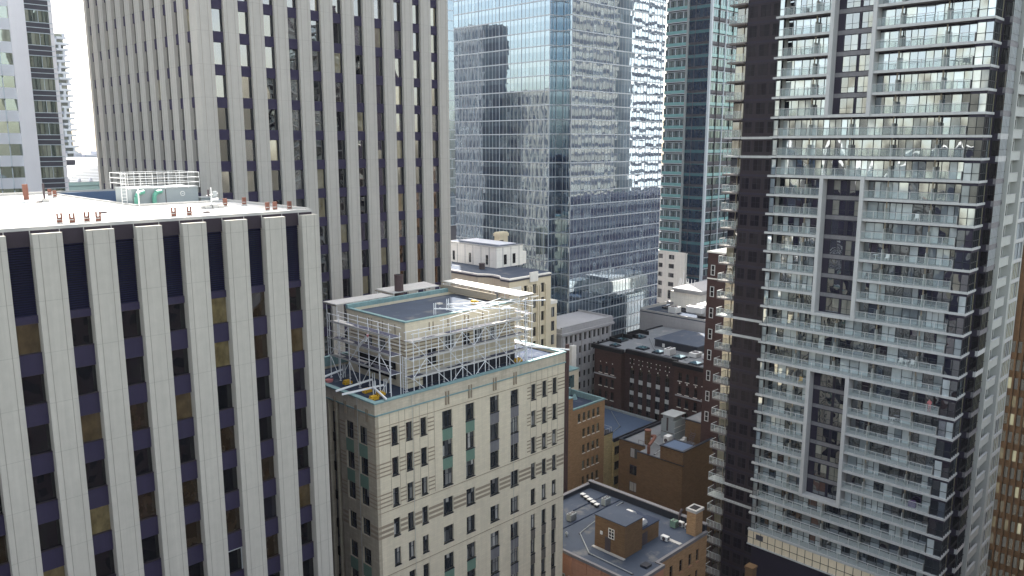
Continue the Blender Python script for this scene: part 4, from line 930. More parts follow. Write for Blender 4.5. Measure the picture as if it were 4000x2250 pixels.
for k in range(4): window('x', 131.22, 93.7, 96.0, -65.1 - 3.75 * k, -63.0 - 3.75 * k, ('glass_lime', 'glass_black', 'glass_lime', 'glass_black')[k], 'window_frame_dark', 2, 1, .08, .06, fix=(.99, .2, .95, .2)[k]).build('window', Bb)
b = MB('brown_brick'); b.box(141.6, 150, 83.4, 89.4, -62.35, -57.8); b.box(141.4, 150, 83.2, 89.6, -57.79, -57.6, 'flashing_dark'); b.box(141.7, 149.9, 83.5, 89.3, -57.59, -57.55, 'roof_pale'); tag(b.build('stair_tower'), 'small brown brick stair tower on the cluttered roof, beside the condo', 'stair tower')
b = MB('unit_grey'); b.prism([(139.4, 90.6), (143.4, 90.6), (143.4, 94), (139.4, 94)], -62.3, -58.2, 'unit_grey'); b.prism([(139.4, 91.0), (142.6, 91.0), (142.6, 93.6), (139.4, 93.6)], -58.19, -57.2, 'unit_grey'); b.box(139.2, 143.5, 90.55, 94.1, -57.19, -57.05, 'steel_grey'); b.box(139.3, 139.4, 92.2, 92.6, -60.5, -57.6, 'dark_steel'); b.box(139.35, 139.4, 90.7, 93.9, -60.9, -60.8, 'dark_steel'); b.box(139.3, 143.3, 90.54, 90.59, -60.8, -60.7, 'white_paint'); b.box(139.3, 143.3, 90.54, 90.59, -59.6, -59.5)
tag(b.build('air_tank'), 'tall grey metal air tank on the cluttered brown roof', 'tank')
t = thing('red_gantry', 'rusty red pipe gantry curving from a chimney on the brown brick roof', 'pipe', (133, 91, -62.3))
MB('rust_brown').path([(129.6, 90.2, -62.3), (129.6, 90.2, -60.6), (133.6, 91.6, -60.4), (134.6, 92.2, -60.4), (134.4, 93.2, -60.6)], .33, 10).build('pipe', t)
b = MB('rust_brown'); b.tube((134.0, 93.6, -62.3), (134.0, 93.6, -59.4), .65, 14, 'brown_brick'); b.tube((134.0, 93.6, -59.4), (134.0, 93.6, -59.2), .72, 14, 'rust_brown'); b.build('chimney', t)
acbox(136.6, 90.3, -62.3, .8, .6, 2.0, 'white cube shaped unit stacked by the grey tank on the brown roof', fans=1, side=True)
b = MB('white_paint')
for i in range(6): b.box(136.2 + i * .8, 136.8 + i * .8, 88.4, 89.1, -62.3, -61.9 + .3 * (i % 3))
b.tube((135.5, 88.9, -61.7), (141, 88.9, -61.6), .08, 6); tag(b.build('rooftop_ductwork'), 'low tangle of white boxes and pipes before the grey tank', 'ductwork')
b = MB('dark_steel')
for y in (85.4, 86.4): b.tube((137.2, y, -62.3), (139.4, y, -59.3), .07, 6); b.tube((137.2, y, -61.4), (139.4, y, -58.4), .04, 6)
for i in range(9): b.box(137.25 + i * .24, 137.5 + i * .24, 85.4, 86.4, -62.1 + i * .33, -62.05 + i * .33)
tag(b.build('steel_stair'), 'black steel stair on the brown roof in front of the stair tower', 'stair')
b = MB('dark_steel')
for x, y in ((131.9, 93.2), (133, 93.2), (131.9, 94.4), (130, 88.4), (131.6, 88.4), (130, 90.6)): b.tube((x, y, -62.3), (x, y, -61.1), .03, 5)
b.tube((131.9, 93.2, -61.1), (133, 93.2, -61.1), .03, 5); b.tube((131.9, 93.2, -61.1), (131.9, 94.4, -61.1), .03, 5); b.tube((130, 88.4, -61.2), (131.6, 88.4, -61.2), .03, 5); tag(b.build('guard_rail'), 'thin guard rails round the red pipe gantry', 'railing')
b = MB('white_paint'); b.tube((141.3, 84.2, -62.3), (141.3, 84.2, -58.9), .1, 6); tag(b.build('vent_pipe'), 'thin white upright pipe against the small stair tower', 'vent pipe')

# ================================================================ foreground low roof with brick penthouse
Hb = thing('terracotta_building', 'low brick building with grey flat roof and terracotta panelled side, lower centre', 'building', (95, 73, GZ))
HZ = -60.0
ch = [(91.9, 92.8), (94.4, 95.3), (97.0, 97.9), (99.5, 100.4), (101.6, 102.4)]; rh = [(-61.9 - 3.5 * k, 2.0) for k in range(6)]
b = wall_with_holes('y', 61.3, 91.2, 104.6, ch, rh, -60.3, GZ, 'orange_brick', .35); b.box(91.2, 104.9, 61.66, 85.2, GZ, -60.3, 'brown_brick'); b.box(84.3, 91.19, 60.2, 85.2, GZ, -60.3, 'terracotta'); b.build('wall', Hb)
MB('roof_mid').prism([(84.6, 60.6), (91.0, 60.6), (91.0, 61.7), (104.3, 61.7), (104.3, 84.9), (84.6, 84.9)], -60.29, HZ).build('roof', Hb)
b = MB('grey_panel'); b.box(84.1, 84.55, 60.1, 85.2, -60.29, -59.85); b.box(91.3, 104.6, 61.15, 61.6, -60.29, -59.8); b.box(84.56, 91.29, 60.05, 60.5, -60.29, -59.8); b.box(90.95, 91.29, 60.51, 61.6, -60.29, -59.8)
b.box(104.4, 105, 61.61, 85.2, -60.29, -58.9, 'flashing_dark'); b.box(104.35, 105.1, 61.5, 85.3, -58.89, -58.75, 'grey_panel'); b.box(84.56, 104.39, 84.9, 85.3, -60.29, -59.3, 'flashing_dark'); b.box(84.56, 104.3, 84.8, 85.4, -59.29, -59.15, 'grey_panel'); b.build('coping', Hb)
tp = MB('terracotta')
for i in range(9): y = 61 + i * 2.75; tp.box(84.18, 84.29, y, y + 2.3, -62.4, -60.7); tp.box(84.1, 84.29, y + 2.35, y + 2.7, -63.2, -60.4)
tp.build('panel', Hb)
for r, h in rh:
    for a, c in ch:
        w = window('y', 61.5, a, c, r - h, r, 'glass_black', 'window_frame_dark', 1, 2, .08, .06, fix=random.choice((.1, .9))); w.box(a - .08, c + .08, 61.2, 61.5, r - h - .14, r - h - .001, 'terracotta'); w.build('window', Hb)
for i in range(6): window('x', 84.2, 61.4 + i * 2.9, 63.6 + i * 2.9, -66.4, -63.6, 'glass_green', 'mullion_pale', 2, 1, .1, .06).build('window', Hb)
pb = thing('brick_penthouse', 'orange brown brick penthouse box with a small window and door on the grey roof', 'penthouse', (91, 68.2, HZ))
b = MB('brown_brick'); b.box(88.7, 93.0, 65.4, 71.0, HZ, -54.95, 'brown_brick'); b.build('wall', pb)
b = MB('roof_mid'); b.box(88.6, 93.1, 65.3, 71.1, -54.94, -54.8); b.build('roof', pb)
b = MB('brown_brick'); b.box(93.01, 98.0, 65.9, 70.6, HZ, -57.35); b.box(93.01, 98.1, 65.8, 70.7, -57.34, -57.2, 'roof_dark'); b.build('annexe', pb)
window('x', 88.62, 67.3, 68.4, -57.7, -56.1, 'glass_black', 'ply_white', 2, 3, .1, .06).build('window', pb)
MB('dark_steel').box(88.62, 88.69, 68.0, 69.0, -59.9, -57.7).build('door', pb); MB('dark_steel').box(93.6, 95.0, 65.82, 65.89, -59.9, -58.0).build('door', pb)
b = MB('white_paint'); b.box(88.55, 88.69, 69.5, 69.9, -57.6, -57.1); b.build('wall_lamp', pb)
b = MB('coping_grey'); b.box(88.2, 88.69, 65.2, 71.2, HZ, HZ + .12, 'coping_grey'); b.build('step', pb)
for x, y, z, sc, l in ((94.9, 69.2, -57.2, 1.15, 'larger silver hooded vent behind the brick penthouse'), (94.6, 66.6, -57.2, .8, 'smaller silver hooded vent on the penthouse annexe')):
    b = MB('white_paint'); n = 10
    P = [(x - sc * math.cos(math.pi * i / n), z + .3 + sc * math.sin(math.pi * i / n)) for i in range(n + 1)]
    i0 = len(b.v)
    for px_, pz in P: b.v += [(px_, y - sc * .5, pz), (px_, y + sc * .5, pz)]
    for i in range(n): k = i0 + 2 * i; b.face((k, k + 2, k + 3, k + 1), .5)
    b.face([i0 + 2 * i for i in range(n + 1)]); b.face([i0 + 2 * i + 1 for i in reversed(range(n + 1))]); b.box(x - sc * .8, x + sc * .8, y - sc * .45, y + sc * .45, z, z + .3, 'steel_grey')
    tag(b.build('hooded_vent'), l, 'hooded vent', 'silver hooded vents')
ck = thing('brick_chimney', 'square brown brick chimney with pale cap at the corner of the low roof', 'chimney', (102.8, 62.6, HZ))
MB('orange_brick').box(101.9, 103.9, 61.8, 63.4, HZ, -56.2).build('shaft', ck); b = MB('coping_grey'); b.box(101.75, 104.05, 61.65, 63.55, -56.19, -55.75); b.box(102.2, 103.6, 62.0, 63.2, -55.74, -55.7, 'black_cornice'); b.build('cap', ck)
for x, y, sx, sy, sz, l, m, sd in ((92.6, 79.0, .75, .45, 1.2, 'dark grey twin fan condenser on the low roof near the limestone tower', 'unit_grey', 0), (101.0, 78.6, .75, .45, 1.3, 'dark grey twin fan condenser standing by the long black parapet', 'unit_grey', 0), (97.6, 64.4, .35, .6, .8, 'small white condenser by the annexe, left of the green one', 'white_paint', 1), (102.3, 65.9, .5, .5, 1.2, 'green box condenser on the low roof', 'green_panel', 0), (103.2, 65.2, .3, .45, .9, 'left one of two small white condensers by the chimney', 'white_paint', 1), (103.2, 63.9, .3, .45, .9, 'right one of two small white condensers by the chimney', 'white_paint', 1)):
    acbox(x, y, HZ, sx, sy, sz, l, m, 1 if sd else 2, side=bool(sd))
for i in range(5):
    x, y = 100.6 - i * .35, 83.3 - i * 1.05
    b = MB('white_paint'); b.box(x - .4, x + .4, y - .35, y + .35, HZ + .5, HZ + .6, 'white_paint'); b.box(x - .3, x + .3, y - .25, y + .25, HZ, HZ + .5, 'flashing_dark')
    tag(b.build('roof_ventilator'), ('leftmost', 'second from the left', 'middle', 'second from the right', 'rightmost')[i] + ' one of the five small white capped ventilators in a row', 'ventilator', 'row of small white ventilators')
b = MB('coping_grey'); b.box(97.8, 98.5, 61.9, 64.9, HZ, HZ + .15); tag(b.build('board'), 'long grey board lying on the low roof right of the annexe', 'board')
b = MB('flashing_dark'); b.box(88.6, 89.9, 61.4, 62.5, HZ, HZ + .35); tag(b.build('roof_hatch'), 'dark hatch at the near edge of the low grey roof', 'roof hatch')
b = MB('roof_dark'); b.box(86.2, 104.2, 77.9, 78.1, HZ, HZ + .12); b.box(95.4, 104.3, 80.9, 81.1, HZ, HZ + .13); tag(b.build('roof_pipe_run'), 'dark pipe run crossing the low grey roof', 'pipe')
b = MB('dark_steel'); b.path([(104.2, 66.2, HZ), (104.2, 66.2, -58.9), (104.8, 66.4, -58.4), (105.5, 66.6, -58.3)], .2, 8); tag(b.build('exhaust_elbow'), 'dark bent exhaust pipe rising over the long parapet', 'exhaust pipe')
c2_ = thing('brick_chimney', 'smaller reddish brick chimney at the foot of the condo tower', 'chimney', (105, 54, -74))
MB('brown_brick').box(104.5, 105.8, 53.3, 54.5, GZ, -63.3).build('shaft', c2_); b = MB('coping_grey'); b.box(104.4, 105.9, 53.2, 54.6, -66.6, -66.3, 'coping_grey'); b.box(104.4, 105.9, 53.2, 54.6, -63.29, -63.0, 'brown_brick'); b.build('cap', c2_)
rr = thing('grey_roofed_building', 'corner of a low building with grey gabled roof below the condo', 'building', (104, 47, GZ))
b = MB('grey_stone'); b.box(100, 109, 42, 51.0, GZ, -67.6); b.build('wall', rr); b = MB('roof_mid'); b.box(99.8, 109.2, 41.8, 51.2, -67.59, -67.3); b.box(99.8, 100.1, 41.8, 51.2, -67.29, -66.9, 'coping_grey'); b.box(100.11, 109.2, 50.9, 51.2, -67.29, -66.9, 'coping_grey'); b.build('roof', rr)
acbox(103.5, 45.6, -67.3, .9, .9, 1.4, 'pale box unit on the low roof below the condo', 'unit_grey', 1)

def clutter(label, pts, z, mat='steel_grey'):
    b = MB(mat); b.path([(x, y, z + .18) for x, y in pts], .07, 6, mat)
    for x, y in pts: b.box(x - .15, x + .15, y - .15, y + .15, z, z + .1, 'flashing_dark')
    tag(b.build('roof_conduit'), label, 'conduit')
clutter('pale conduit running round the big skylights on the red brick roof', [(158.5, 94), (158.8, 101), (161.8, 101.5), (162, 112), (170, 119)], zr)
clutter('thin pipe along the near edge of the low grey roof', [(86, 62), (86.2, 70), (90, 75), (98, 76.5), (103.5, 77)], HZ)
clutter('thin pipe across the pale brown brick roof', [(130, 89), (134, 89.5), (136, 94), (145, 96)], -62.3)
clutter('thin pipe run across the blue grey flat roof', [(139, 108), (146, 110), (153, 118)], -65.9)
for x, y, l in ((88, 76, 'left of the two lone mushroom vents on the low grey roof'), (100.5, 73, 'right of the two lone mushroom vents on the low grey roof')):
    b = MB('steel_grey'); b.tube((x, y, HZ), (x, y, HZ + .5), .12, 8); b.tube((x, y, HZ + .5), (x, y, HZ + .75), .28, 10, r2=.1); tag(b.build('mushroom_vent'), l, 'vent', 'mushroom vents on the low grey roof')

# ================================================================ condominium tower (right)
Cb = thing('condo_tower', 'grey condominium tower with long glass balconies and three dark recessed slots', 'building', (123, 44, GZ))
CX, PIT = 111.8, 2.805
def zk(k): return 14.75 - PIT * (k - 1)
SB = .36                                             # slab edge
GXW = CX + 1.55                                      # window line behind the balconies
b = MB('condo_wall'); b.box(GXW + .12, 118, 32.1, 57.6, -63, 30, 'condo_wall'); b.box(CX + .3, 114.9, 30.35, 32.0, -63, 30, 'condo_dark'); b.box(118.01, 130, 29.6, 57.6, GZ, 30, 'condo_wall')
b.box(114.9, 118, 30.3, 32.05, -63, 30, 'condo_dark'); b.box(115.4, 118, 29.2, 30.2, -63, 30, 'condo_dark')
b.box(CX + .4, 117.9, 31.0, 57.6, GZ, -63.3, 'condo_dark'); b.build('wall', Cb)
slabs, rails, wins, divs, bays = [], [], [], [], []
def slot(k): return k <= 5 or 9 <= k <= 15 or 19 <= k <= 25
def glazing(y0, y1, z0, z1):
    """one run of window wall: flats with their own curtains, a door and dark frames"""
    out = MB('mullion'); y = y0
    while y < y1 - .3:
        w = min(random.uniform(2.4, 4.2), y1 - y)
        if y1 - y - w < 1: w = y1 - y
        kind = random.choice(('bright', 'bright', 'mixed', 'dark', 'grey'))
        n = max(1, round(w / random.choice((.85, 1.1, 1.3)))); door = random.randrange(n)
        for i in range(n):
            a, c = y + w * i / n, y + w * (i + 1) / n
            r = {'bright': random.choice((.7, .75, .8, .5)), 'dark': random.choice((.1, .2, .35, .9)), 'grey': random.choice((.9, .5, .1)), 'mixed': random.random()}[kind]
            if i == door: r = random.choice((.35, .1, r))
            out.px(GXW, a, c, z0 + .05, z1 - .28, 'glass_condo', r)
            q = .07 if i in (0, door, door + 1) else .03
            out.box(GXW - .07, GXW - .001, a - q / 2, a + q / 2, z0, z1 - .28, 'mullion')
            if i != door: out.box(GXW - .05, GXW - .002, a, c, z0 + .95, z0 + 1.01, 'mullion')
        y += w
    out.box(GXW - .1, GXW - .001, y0, y1, z1 - .28, z1, 'condo_dark')  # dark band painted in for the soffit's shadow over the panes
    return out
for k in range(-4, 29):
    z = zk(k); zt = z + PIT; f0 = z + SB
    runs = [(32.1, 43.98), (50.22, 57.0)] if slot(k) else [(32.1, 57.0)]
    for y0, y1 in runs:
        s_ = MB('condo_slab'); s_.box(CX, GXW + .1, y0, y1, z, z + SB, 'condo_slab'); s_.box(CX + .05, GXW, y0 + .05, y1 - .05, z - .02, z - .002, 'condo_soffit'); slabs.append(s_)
        r_ = MB('rail_glass'); h = f0 + 1.02
        n = max(2, round((y1 - y0) / 1.45)); Y = [y0 + (y1 - y0) * i / n for i in range(n + 1)]
        for a, c in zip(Y, Y[1:]): r_.px(CX + .06, a + .04, c - .04, f0 + .06, h - .06, 'rail_glass')
        for a in Y: r_.box(CX + .03, CX + .09, min(max(a, y0 + .03), y1 - .03) - .03, min(max(a, y0 + .03), y1 - .03) + .03, f0, h, 'condo_slab')
        r_.box(CX + .02, CX + .1, y0, y1, h, h + .06, 'condo_slab')
        if y0 < 33: r_.box(CX + .1, GXW, y0, y0 + .04, f0, h, 'condo_slab')
        if y1 > 56: r_.quad((CX + .1, y1, f0), (GXW, y1, f0), (GXW, y1, h), (CX + .1, y1, h), 'rail_glass'); r_.box(CX + .1, GXW, y1 - .05, y1, h, h + .06, 'condo_slab')
        rails.append(r_)
        wins.append(glazing(y0 + .02, y1 - .02, f0, zt))
    for d in ((35.6, 41.2, 52.6) if slot(k) else (35.6, 41.2, 46.8, 52.6)):
        m = MB('condo_wall'); m.box(CX + .55, GXW - .1, d - .05, d + .05, f0, f0 + 1.55, 'condo_wall'); m.box(CX + .95, CX + 1.02, d - .09, d + .09, f0 + 1.55, zt - .02, 'divider_tan'); divs.append(m)
    # left end and right corner bays, flush with the slab edge
    L = MB('glass_condo')
    for (a, c) in ((57.02, 57.75),): L.px(CX + .12, a, c, f0, zt - .25, 'glass_condo', .5); L.box(CX + .02, CX + .11, a - .03, a + .04, f0, zt, 'mullion'); L.box(CX + .02, CX + .11, c, c + .07, f0, zt, 'mullion'); L.box(CX + .04, CX + .11, a, c, f0 + .85, f0 + .91, 'mullion'); L.box(CX + .2, GXW, 57.7, 57.8, z, zt, 'condo_dark'); L.box(CX + .2, GXW + 1, 57.02, 57.68, z, z + .1, 'condo_dark')
    L.box(CX - .12, CX + .3, 57.01, 58.2, z, z + .3, 'condo_slab'); bays.append(L)
    R = MB('glass_condo'); Y = [30.12, 31.0, 31.95]
    for a, c in zip(Y, Y[1:]):
        r = random.random(); R.px(CX + .14, a, c, f0 - .12, zt - .35, 'glass_condo', r)
    for a in Y: R.box(CX + .06, CX + .13, a - .03, a + .03, f0 - .12, zt - .35, 'mullion')
    R.box(CX + .07, CX + .13, Y[0], Y[-1], f0 + .8, f0 + .87, 'mullion'); R.box(CX + .1, CX + .3, 30.1, 32.0, zt - .35, zt - .002, 'condo_dark')
    X = [CX + .2, CX + 1.0, CX + 1.8, CX + 2.6, CX + 3.3]
    for i, (a, c) in enumerate(zip(X, X[1:])):
        R.py(30.14, a, c, f0 - .12, zt - .35, 'glass_cream_side' if i == 3 else 'glass_condo', .3 if i == 3 else random.random() * .5); R.box(a - .03, a + .03, 30.06, 30.13, f0 - .12, zt - .35, 'mullion')
    R.box(CX + .2, CX + 3.3, 30.07, 30.13, f0 + .8, f0 + .87, 'mullion'); R.box(CX + .3, CX + 3.4, 30.1, 30.3, zt - .35, zt - .002, 'condo_dark')
    R.box(CX - .05, CX + .3, 30.0, 32.09, z, z + .3, 'condo_slab'); R.box(CX + .3, CX + 3.45, 30.0, 30.3, z, z + .3, 'condo_slab'); bays.append(R)
# side wall: dark return, slim windows, pale balcony strip, end windows
def side(k):
    z = zk(k); out = []
    W1 = MB('glass_cream_side'); yw = 29.1
    for i in range(5):
        a = 115.55 + i * .62
        W1.py(yw, a, a + .6, z + .55, z + 2.55, 'glass_cream_side' if k > 12 and k < 26 else 'glass_condo', random.random() if k > 12 else random.choice((.3, .5, .1))); W1.box(a - .05, a + .05, yw - .1, yw - .002, z + .5, z + 2.6, 'mullion_pale' if k < 13 else 'mullion')
    W1.box(115.4, 118.8, yw - .06, yw - .002, z + 1.3, z + 1.36, 'mullion'); W1.box(115.35, 118.85, yw - .03, yw + .3, z - .2, z + .5, 'grey_panel' if k not in (6, 7, 16, 17, 26, 27) else 'condo_slab')
    W1.px(115.38, 29.15, 29.95, z + .5, z + 2.4, 'glass_black', .1); out.append(W1)
    P = MB('condo_wall'); P.box(118.9, 124.8, 29.0, 29.6, z - .1, z + .15, 'condo_slab'); P.box(119.3, 124.0, 28.75, 28.99, z - .1, z + 1.05, 'condo_wall'); P.box(119.2, 124.1, 28.7, 28.99, z + 1.06, z + 1.1, 'condo_slab'); P.py(29.55, 119.6, 123.6, z + .2, z + 2.5, 'condo_wall'); P.box(122.4, 123.4, 29.5, 29.54, z + .3, z + 2.3, 'glass_black'); out.append(P)
    E_ = MB('glass_condo')
    for i in range(5):
        a = 125.2 + i * .85; E_.py(28.6, a, a + .85, z + .35, z + 2.5, 'glass_cream_side' if k > 12 else 'glass_condo'); E_.box(a - .04, a + .04, 28.52, 28.59, z + .3, z + 2.55, 'mullion_pale')
    E_.box(125.1, 129.6, 28.45, 28.9, z - .15, z + .34, 'condo_slab'); out.append(E_)
    return out
sd_ = []
for k in range(-4, 30): sd_ += side(k)
b = MB('condo_wall'); b.box(118.9, 119.3, 28.6, 29.6, GZ, 30, 'condo_wall'); b.box(124.3, 125.1, 28.4, 29.6, GZ, 30); b.box(129.5, 129.9, 28.5, 29.6, GZ, 30); b.box(119.31, 124.29, 29.56, 29.6, GZ, 30); b.build('side_pier', Cb)
# the three framed slots
frames, sw = [], []
for top, bot in ((30, zk(5)), (zk(8), zk(15)), (zk(18), zk(25))):
    f = MB('condo_slab')
    f.box(CX - .18, GXW - .1, 43.98, 44.5, bot, top + .4); f.box(CX - .18, GXW - .1, 49.68, 50.2, bot, top + .4)
    f.box(CX - .178, GXW - .1, 44.51, 49.67, bot, bot + SB + .05); f.box(CX - .178, GXW - .1, 44.51, 49.67, top, top + .42)
    f.build('slot_frame', Cb)
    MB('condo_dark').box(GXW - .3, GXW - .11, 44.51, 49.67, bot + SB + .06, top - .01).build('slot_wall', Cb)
for k in range(-4, 29):
    if not slot(k): continue
    z = zk(k)
    for a, c in ((44.75, 46.45), (46.75, 48.7)): w = window('x', GXW - .36, a, c, z + .5, z + 2.62, 'glass_slot', 'mullion', 2, 2, .06, .05, zs=[z + .5, z + 1.25, z + 2.62]); sw.append(w)
    if k not in (5, 15, 25): b = MB('grey_panel'); b.box(GXW - .335, GXW - .302, 44.51, 49.67, z - .12, z + .45); sw.append(b)
parts(Cb, 'balcony_slab', slabs, 96); parts(Cb, 'balcony_railing', rails, 96); parts(Cb, 'window_wall', wins, 96); parts(Cb, 'balcony_divider', divs, 96); parts(Cb, 'bay_window', bays, 96); parts(Cb, 'side_window', sd_, 96); parts(Cb, 'slot_window', sw, 96)
# pale podium strip under the balconies
b = MB('condo_wall'); b.box(CX + .1, CX + .39, 31, 58.2, zk(28) - 2.3, zk(28) - .03, 'cream_stone')
for i in range(22): y = 31.6 + 1.22 * i; b.box(CX + .05, CX + .1, y - .03, y + .03, zk(28) - 2.3, zk(28) - .05, 'mullion')
b.box(CX + .05, CX + .1, 31, 58.2, zk(28) - 1.3, zk(28) - 1.24, 'mullion'); b.box(CX - .05, CX + .39, 31, 58.3, zk(28) - 2.5, zk(28) - 2.31, 'condo_slab'); b.box(CX + .06, CX + .1, 55.6, 56.8, zk(28) - 1.2, zk(28) - .4, 'dark_band'); b.build('podium_panel', Cb)
# dark brick wing with small balconies
WX = 113.5
wg = MB('condo_brown'); wg.box(WX, 124, 57.81, 63.7, GZ, 30, 'condo_brown'); wg.box(WX + 1.4, 124, 63.71, 66.2, GZ, 30, 'condo_dark'); wg.build('wing', Cb)
wb, ww = [], []
for k in range(-4, 34):
    z = zk(k)
    for a, c in ((58.3, 59.6), (60.1, 61.6), (62.1, 63.4)):
        w = window('x', WX - .05, a, c, z + .75, z + 2.5, 'glass_wing', 'condo_dark', 2, 2, .05, .04); ww.append(w)
    ww.append(MB('condo_dark' if k not in (6, 7, 16, 17, 26, 27) else 'condo_slab').box(WX - (.06 if k not in (6, 7, 16, 17, 26, 27) else .25), WX - .001, 57.9, 63.7, z - .1, z + .25))
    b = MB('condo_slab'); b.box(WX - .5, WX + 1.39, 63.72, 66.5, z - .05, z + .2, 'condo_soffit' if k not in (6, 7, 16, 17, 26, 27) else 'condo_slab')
    h = z + 1.25
    b.quad((WX - .45, 66.45, z + .25), (WX - .45, 63.75, z + .25), (WX - .45, 63.75, h), (WX - .45, 66.45, h), 'rail_glass'); b.quad((WX - .45, 66.45, z + .25), (WX + 1.3, 66.45, z + .25), (WX + 1.3, 66.45, h), (WX - .45, 66.45, h), 'rail_glass')
    b.box(WX - .5, WX - .42, 63.72, 66.5, h, h + .05, 'condo_slab'); b.box(WX - .41, WX + 1.3, 66.42, 66.5, h, h + .05, 'condo_slab')
    for i in range(5): y = 63.8 + i * .66; b.box(WX - .5, WX - .46, y - .025, y + .025, z + .2, h, 'condo_slab')
    b.px(WX + 1.35, 63.8, 64.9, z + .25, z + 2.5, 'glass_condo_dark', .3); b.px(WX + 1.35, 64.95, 66.1, z + .25, z + 2.5, 'glass_condo_dark'); b.box(WX + 1.25, WX + 1.34, 64.85, 64.95, z + .2, z + 2.6, 'divider_tan'); wb.append(b)
parts(Cb, 'wing_balcony', wb, 96); parts(Cb, 'wing_window', ww, 96)
# balcony furniture
def chair(x, y, z, l, mat='furniture_white', rot=0):
    t = thing('balcony_chair', l, 'chair', (x, y, z), 'balcony chairs')
    MB(mat).box(x - .24, x + .24, y - .24, y + .24, z + .4, z + .45).build('seat', t); MB(mat).box(x + .2, x + .25, y - .24, y + .24, z + .46, z + .95).build('backrest', t)
    for a in (-.2, .2):
        for c in (-.2, .2): MB(mat).tube((x + a, y + c, z), (x + a, y + c, z + .4), .025, 5).build('leg', t)
def table(x, y, z, l, mat='furniture_white', r=.42):
    t = thing('balcony_table', l, 'table', (x, y, z), 'balcony tables'); MB(mat).tube((x, y, z + .7), (x, y, z + .74), r, 14).build('tabletop', t); MB(mat).tube((x, y, z), (x, y, z + .7), .04, 6).build('leg', t); MB(mat).tube((x, y, z), (x, y, z + .04), .22, 10).build('base', t)
def fl(k): return zk(k) + SB
FX = CX + .75
chair(FX, 37.6, fl(17), 'left white chair by a small table, row under the long continuous balconies'); chair(FX, 36.1, fl(17), 'right white chair by a small table, row under the long continuous balconies'); table(FX, 36.9, fl(17), 'small white table between two white chairs, right part of the condo')
table(FX, 38.6, fl(10), 'white table behind clear railing near the top right of the middle slot'); chair(FX, 37.2, fl(10), 'white chair right of the white table near the top of the middle slot')
chair(FX, 43.0, fl(13), 'dark framed chair right beside the middle slot frame', 'furniture_dark'); table(FX, 42.0, fl(12), 'small white table close to the right side of the middle slot', r=.35); chair(FX, 41.0 - .5, fl(12), 'white chair two floors under the table near the top of the middle slot')
chair(FX, 52.0, fl(14), 'white chair left of the middle slot near its lower end'); table(FX, 53.6, fl(14), 'round white table left of the middle slot near its lower end')
chair(FX, 51.5, fl(19), 'pale chair just left of the top of the lower slot', 'yellow_paint'); table(FX, 38.0, fl(20), 'white table right of the lower slot, second floor from its top')
chair(FX, 33.2, fl(3), 'dark chair at the right end of an upper balcony', 'furniture_dark'); table(FX, 34.4, fl(3), 'dark table near the right end of an upper balcony', 'furniture_dark')
chair(FX, 55.6, fl(-1), 'dark chair on the uppermost left balcony', 'furniture_dark'); chair(FX, 54.6, fl(0), 'pale slatted chair on the second highest left balcony', 'mullion_pale')
b = MB('purple_cloth'); b.box(FX - .3, FX + .3, 33.9, 34.9, fl(24), fl(24) + .8); b.box(FX - .2, FX + .2, 34.0, 34.6, fl(24) + .81, fl(24) + 1.0); tag(b.build('covered_grill', bevel=.1), 'purple covered barbecue behind railing low on the condo right side', 'barbecue')
# person on a balcony: one continuous skinned body, leaning on the railing
def person(x, y, z, l):
    t = thing('person', l, 'person', (x, y, z))
    J = [(.0, 0, .92), (.0, 0, 1.2), (-.02, 0, 1.42), (-.05, 0, 1.52), (-.07, 0, 1.64), (.0, .1, .86), (.0, .11, .48), (.02, .11, .06), (-.12, .11, .03), (.0, -.1, .86), (.02, -.11, .48), (.04, -.11, .06), (-.1, -.11, .03),
         (-.02, .2, 1.4), (-.12, .25, 1.15), (-.4, .2, 1.12), (-.02, -.2, 1.4), (-.12, -.25, 1.15), (-.4, -.2, 1.12), (-.48, .19, 1.12), (-.48, -.19, 1.12)]
    E_ = [(0, 1), (1, 2), (2, 3), (3, 4), (0, 5), (5, 6), (6, 7), (7, 8), (0, 9), (9, 10), (10, 11), (11, 12), (2, 13), (13, 14), (14, 15), (2, 16), (16, 17), (17, 18), (15, 19), (18, 20)]
    Rr = [.15, .16, .17, .06, .1, .1, .07, .05, .045, .1, .07, .05, .045, .075, .05, .038, .075, .05, .038, .03, .03]
    me = bpy.data.meshes.new('body'); me.from_pydata(J, E_, []); o = bpy.data.objects.new('body', me); COL.objects.link(o); o.parent = t
    m = o.modifiers.new('skin', 'SKIN'); sv = me.skin_vertices[0].data
    for i, r in enumerate(Rr): sv[i].radius = (r, r * .9)
    sv[0].use_root = True; o.modifiers.new('sub', 'SUBSURF').levels = 2; me.materials.append(MAT['pink_cloth'])
    def blob(name, c, r, mat, cut=None):
        b_ = MB(mat); n, mm = 12, 8
        for i in range(mm + 1):
            for j in range(n): a, p = 2 * math.pi * j / n, math.pi * i / mm; b_.v.append((x + c[0] + r[0] * math.sin(p) * math.cos(a), y + c[1] + r[1] * math.sin(p) * math.sin(a), z + c[2] + r[2] * math.cos(p)))
        for i in range(mm):
            for j in range(n): b_.face((i * n + j, (i + 1) * n + j, (i + 1) * n + (j + 1) % n, i * n + (j + 1) % n), .5)
        return b_.build(name, t)
    blob('hair', (-.05, 0, 1.71), (.11, .1, .1), 'furniture_dark'); blob('face', (-.1, 0, 1.65), (.09, .075, .115), 'skin')
    return t
person(CX + .62, 33.4, fl(19), 'person in a pink top leaning on the balcony railing, right side of the condo')

